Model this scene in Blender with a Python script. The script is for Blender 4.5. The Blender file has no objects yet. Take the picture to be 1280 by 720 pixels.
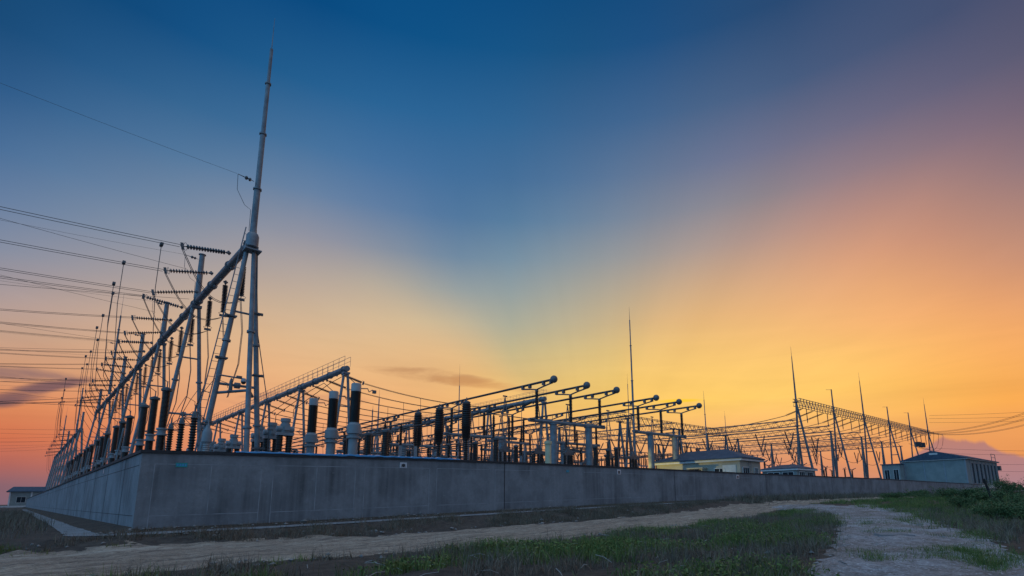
import bpy, math, random
import numpy as np
random.seed(7)
rng = np.random.default_rng(11)
SC = bpy.context.scene
COL = SC.collection
rad = math.radians
V3 = lambda *a: np.array(a, float)

# ------------------------------------------------------------------ camera
W, H = 1280.0, 720.0
FPX, PPX, PPY = 637.0, 703.2, 504.0
CAM = V3(-2.824, -22.31, 0.83)
YAW, PITCH, ROLL = rad(43.2), math.atan2(116, 637), math.atan(0.0154)
_f = V3(math.cos(YAW) * math.cos(PITCH), math.sin(YAW) * math.cos(PITCH), math.sin(PITCH))
_r = np.cross(_f, V3(0, 0, 1)); _r /= np.linalg.norm(_r)
_u = np.cross(_r, _f)
CR = math.cos(ROLL) * _r - math.sin(ROLL) * _u
CU = math.sin(ROLL) * _r + math.cos(ROLL) * _u
def ray(px, py): return _f + CR * ((px - PPX) / FPX) - CU * ((py - PPY) / FPX)
def project(d):
    z = d @ _f
    return (PPX + FPX * (d @ CR) / z, PPY - FPX * (d @ CU) / z) if z > 0.02 else None
def at(px, py, axis, val):
    """surveyed point: where the sight line meets the plane x, y or z = val"""
    d = ray(px, py); t = (val - CAM[axis]) / d[axis]
    return CAM + d * t

cam_data = bpy.data.cameras.new("camera"); cam = bpy.data.objects.new("camera", cam_data); COL.objects.link(cam)
cam_data.sensor_width = 36.0; cam_data.lens = FPX / W * 36.0
cam_data.shift_x = -(PPX - W / 2) / W; cam_data.shift_y = (PPY - H / 2) / W
cam_data.clip_start = 0.1; cam_data.clip_end = 20000
from mathutils import Matrix, Vector, noise as mnoise
cam.matrix_world = Matrix(((CR[0], CU[0], -_f[0], CAM[0]), (CR[1], CU[1], -_f[1], CAM[1]), (CR[2], CU[2], -_f[2], CAM[2]), (0, 0, 0, 1)))
SC.camera = cam

# ------------------------------------------------------------------ materials
def lin(c):
    return tuple((x / 255 / 12.92 if x / 255 <= .04045 else ((x / 255 + .055) / 1.055) ** 2.4) for x in c)
class NT:
    def __init__(s, tree): s.t = tree; s.n = tree.nodes; s.l = tree.links
    def node(s, typ, **kw):
        n = s.n.new(typ)
        for k, v in kw.items(): setattr(n, k, v)
        return n
    def link(s, a, b): s.l.new(a, b)
    def put(s, sock, v):
        if hasattr(v, 'is_linked') or isinstance(v, bpy.types.NodeSocket): s.l.new(v, sock)
        else: sock.default_value = v
    def math(s, op, a, b=0.0, c=0.0, clamp=False):
        n = s.node('ShaderNodeMath', operation=op); n.use_clamp = clamp
        s.put(n.inputs[0], a); s.put(n.inputs[1], b); s.put(n.inputs[2], c); return n.outputs[0]
    def mix(s, fac, a, b, blend='MIX'):
        n = s.node('ShaderNodeMix', data_type='RGBA', blend_type=blend)
        s.put(n.inputs[0], fac); s.put(n.inputs[6], a); s.put(n.inputs[7], b); return n.outputs[2]
    def noise(s, vec, scale, detail=4, rough=.55, dist=0.0):
        n = s.node('ShaderNodeTexNoise'); s.link(vec, n.inputs['Vector'])
        n.inputs['Scale'].default_value = scale; n.inputs['Detail'].default_value = detail
        n.inputs['Roughness'].default_value = rough; n.inputs['Distortion'].default_value = dist
        return n.outputs['Fac']
    def ramp(s, fac, stops, interp='LINEAR'):
        n = s.node('ShaderNodeValToRGB'); r = n.color_ramp; r.interpolation = interp
        while len(r.elements) < len(stops): r.elements.new(.5)
        for e, (p, c) in zip(r.elements, stops):
            e.position = p; e.color = (*c, 1) if len(c) == 3 else c
        s.link(fac, n.inputs[0]); return n.outputs[0]
    def smooth(s, x, a, b):
        n = s.node('ShaderNodeMapRange', interpolation_type='SMOOTHSTEP')
        s.put(n.inputs[0], x); n.inputs[1].default_value = a; n.inputs[2].default_value = b; return n.outputs[0]
    def linear(s, x, a, b):
        n = s.node('ShaderNodeMapRange'); s.put(n.inputs[0], x); n.inputs[1].default_value = a; n.inputs[2].default_value = b; return n.outputs[0]

def c4(c): return (*c, 1.0)
def base_mat(name, rough=.6, metal=0.0, spec=.5):
    m = bpy.data.materials.new(name); m.use_nodes = True
    t = NT(m.node_tree); b = t.n['Principled BSDF']
    b.inputs['Roughness'].default_value = rough; b.inputs['Metallic'].default_value = metal
    b.inputs['Specular IOR Level'].default_value = spec
    tc = t.node('ShaderNodeTexCoord'); geo = t.node('ShaderNodeNewGeometry')
    return m, t, b, geo.outputs['Position'], tc.outputs['Object']
def mottled(name, col, col2, scale=3.0, rough=.6, metal=0.0, bump=0.0, stretch=None, bscale=30, spec=.5, lo=.35, hi=.65):
    m, t, b, pos, ob = base_mat(name, rough, metal, spec)
    v = pos
    if stretch:
        mp = t.node('ShaderNodeMapping'); mp.inputs['Scale'].default_value = stretch; t.link(pos, mp.inputs[0]); v = mp.outputs[0]
    f = t.linear(t.noise(v, scale, 5), lo, hi)
    t.link(t.mix(f, c4(col), c4(col2)), b.inputs['Base Color'])
    if bump:
        bn = t.node('ShaderNodeBump'); bn.inputs['Strength'].default_value = bump; bn.inputs['Distance'].default_value = .03
        t.link(t.noise(pos, bscale, 4), bn.inputs['Height']); t.link(bn.outputs[0], b.inputs['Normal'])
    return m

M = {}
M['steel'] = mottled('galvanised_steel', (.25, .275, .295), (.125, .14, .16), 1.9, .5, .3, lo=.3, hi=.72)
M['dark_steel'] = mottled('weathered_steel', (.16, .17, .18), (.09, .10, .11), 2.0, .5, .3)
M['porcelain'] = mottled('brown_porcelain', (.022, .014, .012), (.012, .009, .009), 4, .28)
M['disc'] = mottled('insulator_disc', (.045, .05, .055), (.03, .033, .038), 5, .3)
M['grey_paint'] = mottled('grey_paint', (.26, .29, .31), (.20, .23, .25), 1.2, .5)
M['pale_porcelain'] = mottled('pale_porcelain', (.36, .37, .37), (.28, .30, .31), 2.0, .35)
M['lamplight_tint'] = mottled('lamplight_tint', (.62, .56, .36), (.52, .46, .28), 2.0, .5)  # yellow light falling on the short post, put into its base colour
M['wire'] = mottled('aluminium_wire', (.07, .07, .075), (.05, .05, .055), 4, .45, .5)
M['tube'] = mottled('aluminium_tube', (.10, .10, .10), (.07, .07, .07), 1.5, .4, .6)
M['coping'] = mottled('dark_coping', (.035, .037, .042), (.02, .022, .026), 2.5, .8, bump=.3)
M['joint'] = mottled('grout_line', (.33, .35, .37), (.20, .22, .24), 1.6, .8)
M['dark_joint'] = mottled('open_joint', (.02, .02, .022), (.035, .035, .04), 2, .9)
M['blue_sheet'] = mottled('blue_plastic', (.05, .30, .58), (.03, .22, .46), 3, .3)
M['teal'] = mottled('teal_enamel', (.01, .32, .30), (.01, .26, .25), 3, .4)
M['white_plate'] = mottled('white_plate', (.62, .64, .66), (.5, .52, .55), 6, .4)
M['black_mark'] = mottled('black_mark', (.02, .025, .03), (.03, .035, .04), 6, .5)
M['render_wall'] = mottled('cream_render', (.40, .38, .31), (.33, .31, .26), .8, .75, bump=.1)
M['grey_render'] = mottled('grey_render', (.25, .28, .27), (.20, .225, .22), .7, .85)
M['roof'] = mottled('blue_roof_sheet', (.075, .105, .145), (.05, .075, .11), 1.4, .8, spec=.15)
M['trim'] = mottled('white_trim', (.6, .6, .58), (.5, .5, .5), 2, .6)
M['glass'] = mottled('dark_glass', (.02, .028, .036), (.03, .038, .046), 2, .6, spec=0.0)
M['soil_stone'] = mottled('stone', (.28, .27, .26), (.18, .17, .16), 3, .9)
M['debris'] = mottled('bleached_litter', (.34, .33, .31), (.22, .21, .2), 5, .7)
M['wood_post'] = mottled('dark_post', (.03, .028, .026), (.02, .019, .018), 6, .8)
M['bark'] = mottled('stem_bark', (.06, .045, .03), (.04, .03, .02), 8, .9)
M['camera_white'] = mottled('white_casing', (.5, .52, .54), (.42, .44, .46), 4, .4)

# concrete wall: streaked by rain, patched
m, t, b, pos, ob = base_mat('rain_streaked_concrete', .82)
mp = t.node('ShaderNodeMapping'); mp.inputs['Scale'].default_value = (2.2, 2.2, .10); t.link(pos, mp.inputs[0])
st = t.linear(t.noise(mp.outputs[0], 1.6, 6, .6), .36, .68)
mp2 = t.node('ShaderNodeMapping'); mp2.inputs['Scale'].default_value = (5, 5, .22); t.link(pos, mp2.inputs[0])
st2 = t.linear(t.noise(mp2.outputs[0], 1.0, 3, .6), .5, .75)
bl = t.linear(t.noise(pos, .7, 5, .6), .35, .7)
msk = t.linear(t.noise(pos, .35, 4, .6), .42, .62)
c = t.mix(bl, c4((.235, .252, .268)), c4((.155, .17, .185)))
c = t.mix(t.math('MULTIPLY', t.math('MULTIPLY', st, msk), .95), c, c4((.08, .088, .095)))
c = t.mix(t.math('MULTIPLY', st2, t.math('MULTIPLY', t.math('SUBTRACT', 1.0, msk), .3)), c, c4((.32, .33, .34)))
fine = t.noise(pos, 7, 5, .7)
c = t.mix(t.linear(fine, .5, .8), c, c4((.16, .165, .17)))
c = t.mix(t.math('MULTIPLY', t.linear(fine, .42, .28), .5), c, c4((.36, .36, .36)))
t.link(c, b.inputs['Base Color'])
bn = t.node('ShaderNodeBump'); bn.inputs['Strength'].default_value = .25; bn.inputs['Distance'].default_value = .02
t.link(t.noise(pos, 18, 5), bn.inputs['Height']); t.link(bn.outputs[0], b.inputs['Normal'])
M['concrete'] = m

def earth(name, a, bcol, ccol, s1=.5, s2=6, s3=40, bump=.6, tracks=False):
    m, t, b, pos, ob = base_mat(name, .95, spec=.2)
    n1 = t.linear(t.noise(pos, s1, 6, .6), .35, .65); n2 = t.linear(t.noise(pos, s2, 6, .65), .38, .66); n3 = t.noise(pos, s3, 4, .7)
    c = t.mix(n1, c4(a), c4(bcol)); c = t.mix(t.math('MULTIPLY', n2, .75), c, c4(ccol))
    c = t.mix(t.linear(n3, .56, .72), c, c4(tuple(min(1, x * 1.7) for x in a)))
    c = t.mix(t.linear(n3, .42, .30), c, c4(tuple(x * .45 for x in ccol)))
    if tracks:
        mp = t.node('ShaderNodeMapping'); mp.inputs['Scale'].default_value = (.22, 3.2, 1); mp.inputs['Rotation'].default_value = (0, 0, .05); t.link(pos, mp.inputs[0])
        tr = t.noise(mp.outputs[0], 1.0, 8, .72, .15)
        mp3 = t.node('ShaderNodeMapping'); mp3.inputs['Scale'].default_value = (4.5, 7.5, 1); t.link(pos, mp3.inputs[0])
        clod = t.noise(mp3.outputs[0], 1.6, 7, .75)
        c = t.mix(t.math('MULTIPLY', t.linear(tr, .5, .64), .8), c, c4((.13, .10, .08))); c = t.mix(t.math('MULTIPLY', t.linear(tr, .46, .36), .7), c, c4((.48, .41, .33)))
        c = t.mix(t.linear(clod, .52, .66), c, c4((.12, .095, .08))); c = t.mix(t.linear(clod, .42, .32), c, c4((.55, .49, .42)))
    t.link(c, b.inputs['Base Color'])
    bn = t.node('ShaderNodeBump'); bn.inputs['Strength'].default_value = bump; bn.inputs['Distance'].default_value = .08
    hh = t.math('ADD', t.math('MULTIPLY', n3, .5), t.noise(pos, s2 * 1.7, 5, .6))
    t.link(hh, bn.inputs['Height']); t.link(bn.outputs[0], b.inputs['Normal'])
    return m
M['soil'] = earth('dark_soil', (.085, .068, .055), (.05, .04, .034), (.13, .105, .085), .6, 4, 25, .9)
M['road'] = earth('dusty_dirt', (.46, .37, .28), (.34, .265, .20), (.20, .15, .11), .5, 2.6, 28, .7, tracks=True)
M['gravel'] = earth('pale_gravel', (.48, .49, .52), (.27, .235, .21), (.15, .13, .115), .55, 4, 18, 1.3)
M['path'] = earth('worn_concrete_path', (.30, .31, .32), (.21, .22, .23), (.12, .125, .13), .8, 3, 30, .3)

def leaf_mat(name, cols):
    m, t, b, pos, ob = base_mat(name, .6, spec=.25)
    at_ = t.node('ShaderNodeAttribute'); at_.attribute_name = 'tint'
    n = len(cols)
    t.link(t.ramp(at_.outputs['Fac'], [(i / (n - 1), c) for i, c in enumerate(cols)]), b.inputs['Base Color'])
    return m
M['grass'] = leaf_mat('grass_blades', [(.055, .08, .025), (.10, .15, .04), (.16, .21, .05), (.24, .22, .08)])
M['dry_grass'] = leaf_mat('dry_grass_blades', [(.09, .07, .05), (.15, .118, .085), (.24, .19, .14), (.12, .125, .07)])
M['leaf'] = leaf_mat('bush_leaves', [(.04, .07, .03), (.075, .125, .045), (.11, .165, .06), (.15, .18, .08)])

# ------------------------------------------------------------------ mesh builder
class MB:
    def __init__(s): s.v = []; s.f = []; s.smooth = []
    def add(s, vs, fs, sm=False):
        o = len(s.v); s.v.extend([tuple(map(float, p)) for p in vs]); s.f.extend([tuple(i + o for i in f) for f in fs]); s.smooth.extend([sm] * len(fs)); return s
    def box(s, c, size, rz=0.0, R=None):
        hx, hy, hz = (k / 2 for k in size); ca, sa = math.cos(rz), math.sin(rz); vs = []
        for x, y, z in ((-hx, -hy, -hz), (hx, -hy, -hz), (hx, hy, -hz), (-hx, hy, -hz), (-hx, -hy, hz), (hx, -hy, hz), (hx, hy, hz), (-hx, hy, hz)):
            vs.append((c[0] + x * ca - y * sa, c[1] + x * sa + y * ca, c[2] + z))
        return s.add(vs, [(3, 2, 1, 0), (4, 5, 6, 7), (0, 1, 5, 4), (1, 2, 6, 5), (2, 3, 7, 6), (3, 0, 4, 7)])
    def tube(s, pts, r, n=8, caps=True):
        pts = [V3(*p) for p in pts]; k = len(pts); rr = r if hasattr(r, '__len__') else [r] * k; vs = []
        prev = None
        for i, p in enumerate(pts):
            d = (pts[min(i + 1, k - 1)] - pts[max(i - 1, 0)]); L = np.linalg.norm(d)
            d = d / L if L > 1e-9 else (prev if prev is not None else V3(0, 0, 1)); prev = d
            a = V3(0, 0, 1) if abs(d[2]) < .95 else V3(1, 0, 0)
            e1 = np.cross(d, a); e1 /= np.linalg.norm(e1); e2 = np.cross(d, e1)
            for j in range(n):
                w = 2 * math.pi * j / n
                vs.append(p + (e1 * math.cos(w) + e2 * math.sin(w)) * rr[i])
        fs = []
        for i in range(k - 1):
            for j in range(n):
                fs.append((i * n + j, i * n + (j + 1) % n, (i + 1) * n + (j + 1) % n, (i + 1) * n + j))
        s.add(vs, fs, n > 4)
        if caps:
            o = len(s.v) - len(vs)
            s.f.append(tuple(o + j for j in reversed(range(n)))); s.f.append(tuple(o + (k - 1) * n + j for j in range(n))); s.smooth += [False, False]
        return s
    def lathe(s, prof, n=14, base=(0, 0, 0), axis=None):
        """prof: (radius, height) along the axis from base"""
        d = V3(0, 0, 1) if axis is None else V3(*axis) / np.linalg.norm(axis)
        pts = [V3(*base) + d * h for _, h in prof]
        a = V3(0, 0, 1) if abs(d[2]) < .95 else V3(1, 0, 0)
        e1 = np.cross(d, a); e1 /= np.linalg.norm(e1); e2 = np.cross(d, e1); vs = []
        for (r, h), p in zip(prof, pts):
            for j in range(n):
                w = 2 * math.pi * j / n; vs.append(p + (e1 * math.cos(w) + e2 * math.sin(w)) * max(r, .001))
        fs = [(i * n + j, i * n + (j + 1) % n, (i + 1) * n + (j + 1) % n, (i + 1) * n + j) for i in range(len(prof) - 1) for j in range(n)]
        o = len(s.v); s.add(vs, fs, True); k = len(prof)
        s.f.append(tuple(o + j for j in reversed(range(n)))); s.f.append(tuple(o + (k - 1) * n + j for j in range(n))); s.smooth += [False, False]
        return s
    def ball(s, c, r, n=12):
        return s.lathe([(r * math.sin(math.pi * i / 8), -r * math.cos(math.pi * i / 8)) for i in range(9)], n, c)
    def ring(s, c, R, r, n=18, axis='z'):
        p = []
        for i in range(n + 1):
            w = 2 * math.pi * i / n; x, y = R * math.cos(w), R * math.sin(w)
            p.append((c[0] + x, c[1] + y, c[2]) if axis == 'z' else ((c[0] + x, c[1], c[2] + y) if axis == 'y' else (c[0], c[1] + x, c[2] + y)))
        return s.tube(p, r, 5, False)
    def mesh(s, name):
        me = bpy.data.meshes.new(name); me.from_pydata(s.v, [], s.f); me.polygons.foreach_set('use_smooth', s.smooth); me.update(); me.set_sharp_from_angle(angle=rad(38)); return me
    def build(s, name, mat, parent=None, loc=None, label=None):
        o = bpy.data.objects.new(name, s.mesh(name)); o.data.materials.append(M[mat]); COL.objects.link(o)
        if parent is not None: o.parent = parent
        if loc is not None: o.location = loc
        if label: o['label'] = label
        return o
def tag(o, label, cat, group=None, kind=None):
    o['label'] = label; o['category'] = cat
    if group: o['group'] = group
    if kind: o['kind'] = kind
    return o
def thing(name, label, cat, loc=(0, 0, 0), rz=0.0, group=None):
    o = bpy.data.objects.new(name, None); o.empty_display_size = .3; COL.objects.link(o); o.location = loc; o.rotation_euler = (0, 0, rz)
    return tag(o, label, cat, group)
KIDS = {}
def kids(o): return [c for c in o.children]
def dup(o, loc=None, rz=None, parent=None, label=None, group=None):
    c = o.copy(); COL.objects.link(c)
    if parent is not None: c.parent = parent
    if loc is not None: c.location = loc
    if rz is not None: c.rotation_euler = (0, 0, rz)
    if label: c['label'] = label
    if group: c['group'] = group
    for k in kids(o): dup(k, parent=c)
    return c
def struct(o): o['kind'] = 'structure'; return o
ORD = 'first second third fourth fifth sixth seventh eighth ninth tenth eleventh twelfth thirteenth fourteenth fifteenth sixteenth seventeenth eighteenth nineteenth twentieth'.split()
ORD += ['twenty-' + w for w in ORD[:9]] + ['thirtieth'] + ['thirty-' + w for w in ORD[:9]] + ['fortieth']
ABC = ('front', 'middle', 'rear')
def catenary(a, b, sag, n=14):
    a, b = V3(*a), V3(*b)
    return [a + (b - a) * (i / n) + V3(0, 0, -4 * sag * (i / n) * (1 - i / n)) for i in range(n + 1)]
def sheds(r, r2, h0, h1, n):
    p = []
    for i in range(n):
        z = h0 + (h1 - h0) * i / n; d = (h1 - h0) / n
        p += [(r, z), (r2, z + d * .35), (r2 * .97, z + d * .5), (r, z + d * .62)]
    return p + [(r, h1)]

# ------------------------------------------------------------------ world: dusk sky as a function of direction
wd = bpy.data.worlds.new("World"); SC.world = wd; wd.use_nodes = True
t = NT(wd.node_tree)
for n in list(t.n): t.n.remove(n)
out = t.node('ShaderNodeOutputWorld'); bg = t.node('ShaderNodeBackground'); t.link(bg.outputs[0], out.inputs[0])
tc = t.node('ShaderNodeTexCoord'); sep = t.node('ShaderNodeSeparateXYZ'); t.link(tc.outputs['Generated'], sep.inputs[0])
X, Y, Z = sep.outputs
fx, fy = math.cos(YAW), math.sin(YAW)
fw = t.math('ADD', t.math('MULTIPLY', X, fx), t.math('MULTIPLY', Y, fy))
rt = t.math('SUBTRACT', t.math('MULTIPLY', X, fy), t.math('MULTIPLY', Y, fx))
AZ = t.math('ARCTAN2', rt, fw)          # radians, clockwise from the camera heading
EL = t.math('ARCSINE', Z)
#SKYTABLE
ROWS = [0, 50, 100, 150, 200, 250, 300, 350, 400, 450, 500, 540, 580, 612]
COLS = list(range(0, 1281, 80))
SKY = [
 [(20,70,114),(16,71,118),(13,72,122),(10,72,124),(8,72,126),(7,73,127),(6,74,128),(6,73,127),(7,72,125),(9,71,122),(13,70,120),(24,71,118),(38,73,115),(48,75,114),(56,77,114),(66,79,112),(74,80,110)],
 [(30,79,125),(28,81,129),(26,82,131),(22,82,133),(19,82,134),(16,83,136),(15,83,136),(15,82,134),(17,81,132),(21,80,128),(28,80,130),(40,81,126),(52,83,122),(62,84,121),(72,86,119),(80,87,117),(86,88,114)],
 [(42,88,135),(44,92,138),(44,94,140),(41,95,141),(38,95,142),(34,94,144),(31,94,145),(31,93,143),(33,92,140),(38,90,134),(46,90,137),(56,91,132),(66,92,129),(78,93,127),(88,95,125),(98,96,122),(104,95,117)],
 [(60,101,146),(63,105,148),(64,107,150),(61,107,150),(58,106,150),(52,105,151),(47,103,152),(45,101,150),(47,100,147),(56,99,143),(66,102,144),(80,104,139),(92,105,137),(104,106,133),(115,107,129),(121,106,125),(123,105,121)],
 [(80,115,155),(83,118,156),(85,119,156),(85,121,158),(84,121,159),(77,118,160),(67,112,158),(60,108,155),(62,107,152),(72,109,151),(88,114,149),(104,116,146),(118,118,142),(132,120,136),(144,122,130),(147,120,126),(141,117,126)],
 [(102,126,160),(106,130,161),(110,133,162),(113,135,162),(115,135,163),(106,131,164),(88,122,162),(74,116,158),(76,115,154),(90,122,156),(112,128,152),(130,133,147),(146,135,140),(163,135,134),(182,137,125),(178,135,123),(167,129,122)],
 [(125,138,161),(130,142,162),(136,145,162),(144,148,161),(150,150,160),(146,147,161),(118,136,162),(92,125,160),(98,134,163),(118,140,160),(140,146,156),(163,149,147),(184,151,138),(203,151,128),(208,150,122),(198,144,120),(186,138,120)],
 [(156,148,156),(162,152,155),(168,156,155),(175,161,155),(182,166,155),(182,167,155),(172,166,157),(136,152,161),(140,156,163),(160,161,154),(182,165,145),(202,167,135),(217,169,130),(228,169,124),(230,167,118),(222,158,115),(213,151,114)],
 [(190,160,144),(196,165,146),(202,170,147),(208,176,146),(213,180,144),(212,183,149),(209,184,150),(192,179,152),(172,172,154),(192,176,144),(215,180,131),(232,184,124),(241,185,122),(246,183,120),(246,179,115),(244,173,108),(240,166,105)],
 [(206,158,124),(212,163,126),(218,168,128),(223,173,130),(228,178,131),(229,184,134),(230,185,132),(222,182,132),(210,186,132),(226,193,125),(241,198,118),(249,200,115),(253,201,114),(254,199,111),(253,191,105),(251,182,99),(248,174,96)],
 [(218,138,92),(223,145,98),(228,154,106),(231,164,120),(235,170,121),(238,175,120),(240,178,118),(238,182,116),(240,190,112),(248,198,104),(252,203,102),(255,205,104),(255,205,106),(255,201,102),(254,192,94),(252,180,86),(250,170,82)],
 [(218,116,76),(222,125,82),(227,136,90),(229,145,98),(231,155,111),(233,160,114),(235,165,115),(236,169,115),(238,173,113),(241,177,111),(243,180,110),(243,180,110),(242,175,110),(240,170,106),(238,166,100),(236,160,94),(234,155,90)],
 [(172,100,92),(184,108,94),(198,118,98),(208,130,103),(214,138,106),(218,143,108),(221,147,110),(224,150,112),(226,154,112),(227,157,112),(226,157,112),(222,152,112),(216,145,112),(226,148,104),(230,150,96),(232,150,90),(230,148,86)],
 [(125,98,112),(135,102,113),(150,108,113),(165,115,114),(180,122,114),(188,127,115),(194,131,116),(198,134,117),(202,136,118),(202,136,118),(198,134,118),(192,130,118),(186,126,118),(180,122,118),(205,140,118),(200,138,116),(196,136,116)]]
#ENDTABLE
SKYL = np.array([[lin(c) for c in row] for row in SKY])
def sky_at(px, py):
    px = min(max(px, COLS[0]), COLS[-1]); py = min(max(py, ROWS[0]), ROWS[-1])
    i = min(max(np.searchsorted(COLS, px) - 1, 0), len(COLS) - 2); j = min(max(np.searchsorted(ROWS, py) - 1, 0), len(ROWS) - 2)
    a = (px - COLS[i]) / (COLS[i + 1] - COLS[i]); c = (py - ROWS[j]) / (ROWS[j + 1] - ROWS[j])
    return (SKYL[j, i] * (1 - a) + SKYL[j, i + 1] * a) * (1 - c) + (SKYL[j + 1, i] * (1 - a) + SKYL[j + 1, i + 1] * a) * c
ELS = [0, 1.5, 3, 5, 7.5, 10, 13, 16, 19, 22.5, 26, 30, 34, 39, 45, 51, 66, 90]
def station(azdeg):
    cols = []
    for e in ELS:
        a, el = rad(azdeg), rad(e)
        d = V3(math.cos(el) * (fx * math.cos(a) + fy * math.sin(a)), math.cos(el) * (fy * math.cos(a) - fx * math.sin(a)), math.sin(el))
        p = project(d)
        c = V3(*sky_at(*p)) if p else V3(*sky_at(640, 0))
        if e > 52:
            c = V3(.26, .38, .58)
        cols.append(c)
    return cols
ZEN = lin((30, 78, 125))
stations = [(-180, None), (-120, None), (-85, None)]
AZF = [-66, -60, -55, -51, -47.4, -44, -40, -36, -32, -28.5, -25, -21.5, -18, -15, -12, -9, -6, -3, 0, 4, 8, 12, 16, 19, 22, 25, 28, 31, 34, 38, 41.6, 47, 53, 60]
BACK = {  # elevation ramps for the sky behind the viewer
 -180: [(.22, .44, .72), (.18, .40, .72), (.80, .92, 1.12)],
 -135: [(.15, .66, 1.25), (.12, .62, 1.32), (.80, .92, 1.12)],
 -100: [(.34, .52, .80), (.24, .56, 1.00), (.80, .92, 1.12)],
 95: [(.28, .26, .32), (.20, .25, .38), (.80, .92, 1.12)],
 130: [(.20, .30, .46), (.17, .29, .50), (.80, .92, 1.12)],
 180: [(.22, .44, .72), (.18, .40, .72), (.80, .92, 1.12)]}
def ramp_for(az):
    if az in BACK:
        lo, mid, hi = BACK[az]
        return t.ramp(eln, [(0, lo), (22 / 90, mid), (.5, tuple(.6 * a + .12 * b for a, b in zip(mid, hi))), (1.0, hi)])
    cols = station(az)
    cols[-1] = V3(.80, .92, 1.12)
    return t.ramp(eln, [(e / 90, tuple(c)) for e, c in zip(ELS, cols)])
eln = t.math('DIVIDE', EL, math.pi / 2, clamp=True)
seq = [-180, -135, -100] + AZF + [95, 130, 180]
skyc = ramp_for(seq[0])
for a, b_ in zip(seq[:-1], seq[1:]):
    skyc = t.mix(t.linear(AZ, rad(a), rad(b_)), skyc, ramp_for(b_))
def dirof(px, py):
    d = ray(px, py); d /= np.linalg.norm(d)
    return math.atan2(d[0] * fy - d[1] * fx, d[0] * fx + d[1] * fy), math.asin(d[2])
# crepuscular rays fanning from the hidden sun, and faint cirrus
_sa, _se = dirof(745, 612)
PHI = t.math('ARCTAN2', t.math('SUBTRACT', AZ, _sa), t.math('SUBTRACT', EL, _se))
cmr = t.node('ShaderNodeCombineXYZ'); t.link(PHI, cmr.inputs[0]); cmr.inputs[1].default_value = 2.7
ray_n = t.math('SUBTRACT', t.noise(cmr.outputs[0], 5.5, 4, .55), .5)
fade = t.math('MULTIPLY', t.smooth(EL, .02, .22), t.smooth(EL, .85, .45))
amp = t.math('MULTIPLY', t.math('MULTIPLY', ray_n, fade), .11)
skyc = t.mix(1.0, skyc, t.mix(t.math('ADD', .5, amp), (.5, .5, .5, 1), (1.5, 1.5, 1.5, 1)), 'MULTIPLY')
cmc = t.node('ShaderNodeCombineXYZ'); t.link(t.math('ADD', AZ, t.math('MULTIPLY', EL, .8)), cmc.inputs[0]); t.link(t.math('MULTIPLY', EL, 9.0), cmc.inputs[1])
cir = t.math('SUBTRACT', t.noise(cmc.outputs[0], 2.6, 7, .6, .6), .5)
cf = t.math('MULTIPLY', t.math('MULTIPLY', cir, t.smooth(EL, .42, .12)), .30)
skyc = t.mix(1.0, skyc, t.mix(t.math('ADD', .5, cf), (.5, .5, .5, 1), (1.5, 1.5, 1.5, 1)), 'MULTIPLY')
WDG = t.math('MULTIPLY', t.smooth(PHI, rad(-40), rad(-31)), t.math('SUBTRACT', 1.0, t.smooth(PHI, rad(8), rad(24))))
wf = t.math('MULTIPLY', WDG, t.math('MULTIPLY', t.smooth(EL, .06, .2), t.smooth(EL, .62, .3)))
skyc = t.mix(t.math('MULTIPLY', wf, .4), skyc, t.mix(1.0, skyc, (.84, .95, 1.04, 1), 'MULTIPLY'))
bm = t.math('DIVIDE', t.math('SUBTRACT', PHI, rad(-47)), rad(8)); bm = t.math('POWER', 2.718, t.math('MULTIPLY', t.math('MULTIPLY', bm, bm), -1.0))
bm = t.math('MULTIPLY', bm, t.math('MULTIPLY', t.smooth(EL, .06, .2), t.smooth(EL, .6, .28)))
skyc = t.mix(bm, skyc, t.mix(1.0, skyc, (1.10, 1.05, .98, 1), 'MULTIPLY'))
# clouds, in direction space
cmb = t.node('ShaderNodeCombineXYZ'); t.link(AZ, cmb.inputs[0]); t.link(t.math('MULTIPLY', EL, 4.0), cmb.inputs[1])
cn = t.noise(cmb.outputs[0], 9, 6, .6, .4)
cmb2 = t.node('ShaderNodeCombineXYZ'); t.link(AZ, cmb2.inputs[0])
cn2 = t.noise(cmb2.outputs[0], 26, 5, .6)
def blob(px, py, wx, wy, tilt=0.0, lo=.25, hi=.75, n=1.1):
    a0, e0 = dirof(px, py); a1, _ = dirof(px + wx, py); _, e1 = dirof(px, py - wy)
    da = t.math('DIVIDE', t.math('SUBTRACT', AZ, a0), abs(a1 - a0)); de = t.math('SUBTRACT', EL, e0)
    de = t.math('DIVIDE', t.math('SUBTRACT', de, t.math('MULTIPLY', t.math('SUBTRACT', AZ, a0), tilt)), abs(e1 - e0))
    r2 = t.math('ADD', t.math('MULTIPLY', da, da), t.math('MULTIPLY', de, de))
    v = t.math('ADD', t.math('SUBTRACT', 1.0, r2), t.math('MULTIPLY', t.math('SUBTRACT', cn, .5), n * 2.4))
    return t.smooth(v, lo - .1, hi + .35)
for args, colr, amt in (((20, 466, 100, 13, .05, .25, .75, .8), (140, 108, 108), .8), ((62, 483, 62, 10, .34, .1, .6, .7), (116, 86, 94), .9), ((5, 500, 62, 14, .30, .1, .6, .7), (112, 84, 92), .9),
                        ((540, 470, 95, 11, -.08), (184, 132, 92), .6), ((610, 481, 95, 8, -.1), (205, 145, 90), .5), ((400, 500, 110, 10, .1), (190, 128, 104), .35),
                        ((350, 492, 60, 5, .2), (168, 116, 98), .4)):
    skyc = t.mix(t.math('MULTIPLY', blob(*args), amt), skyc, c4(lin(colr)))
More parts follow.
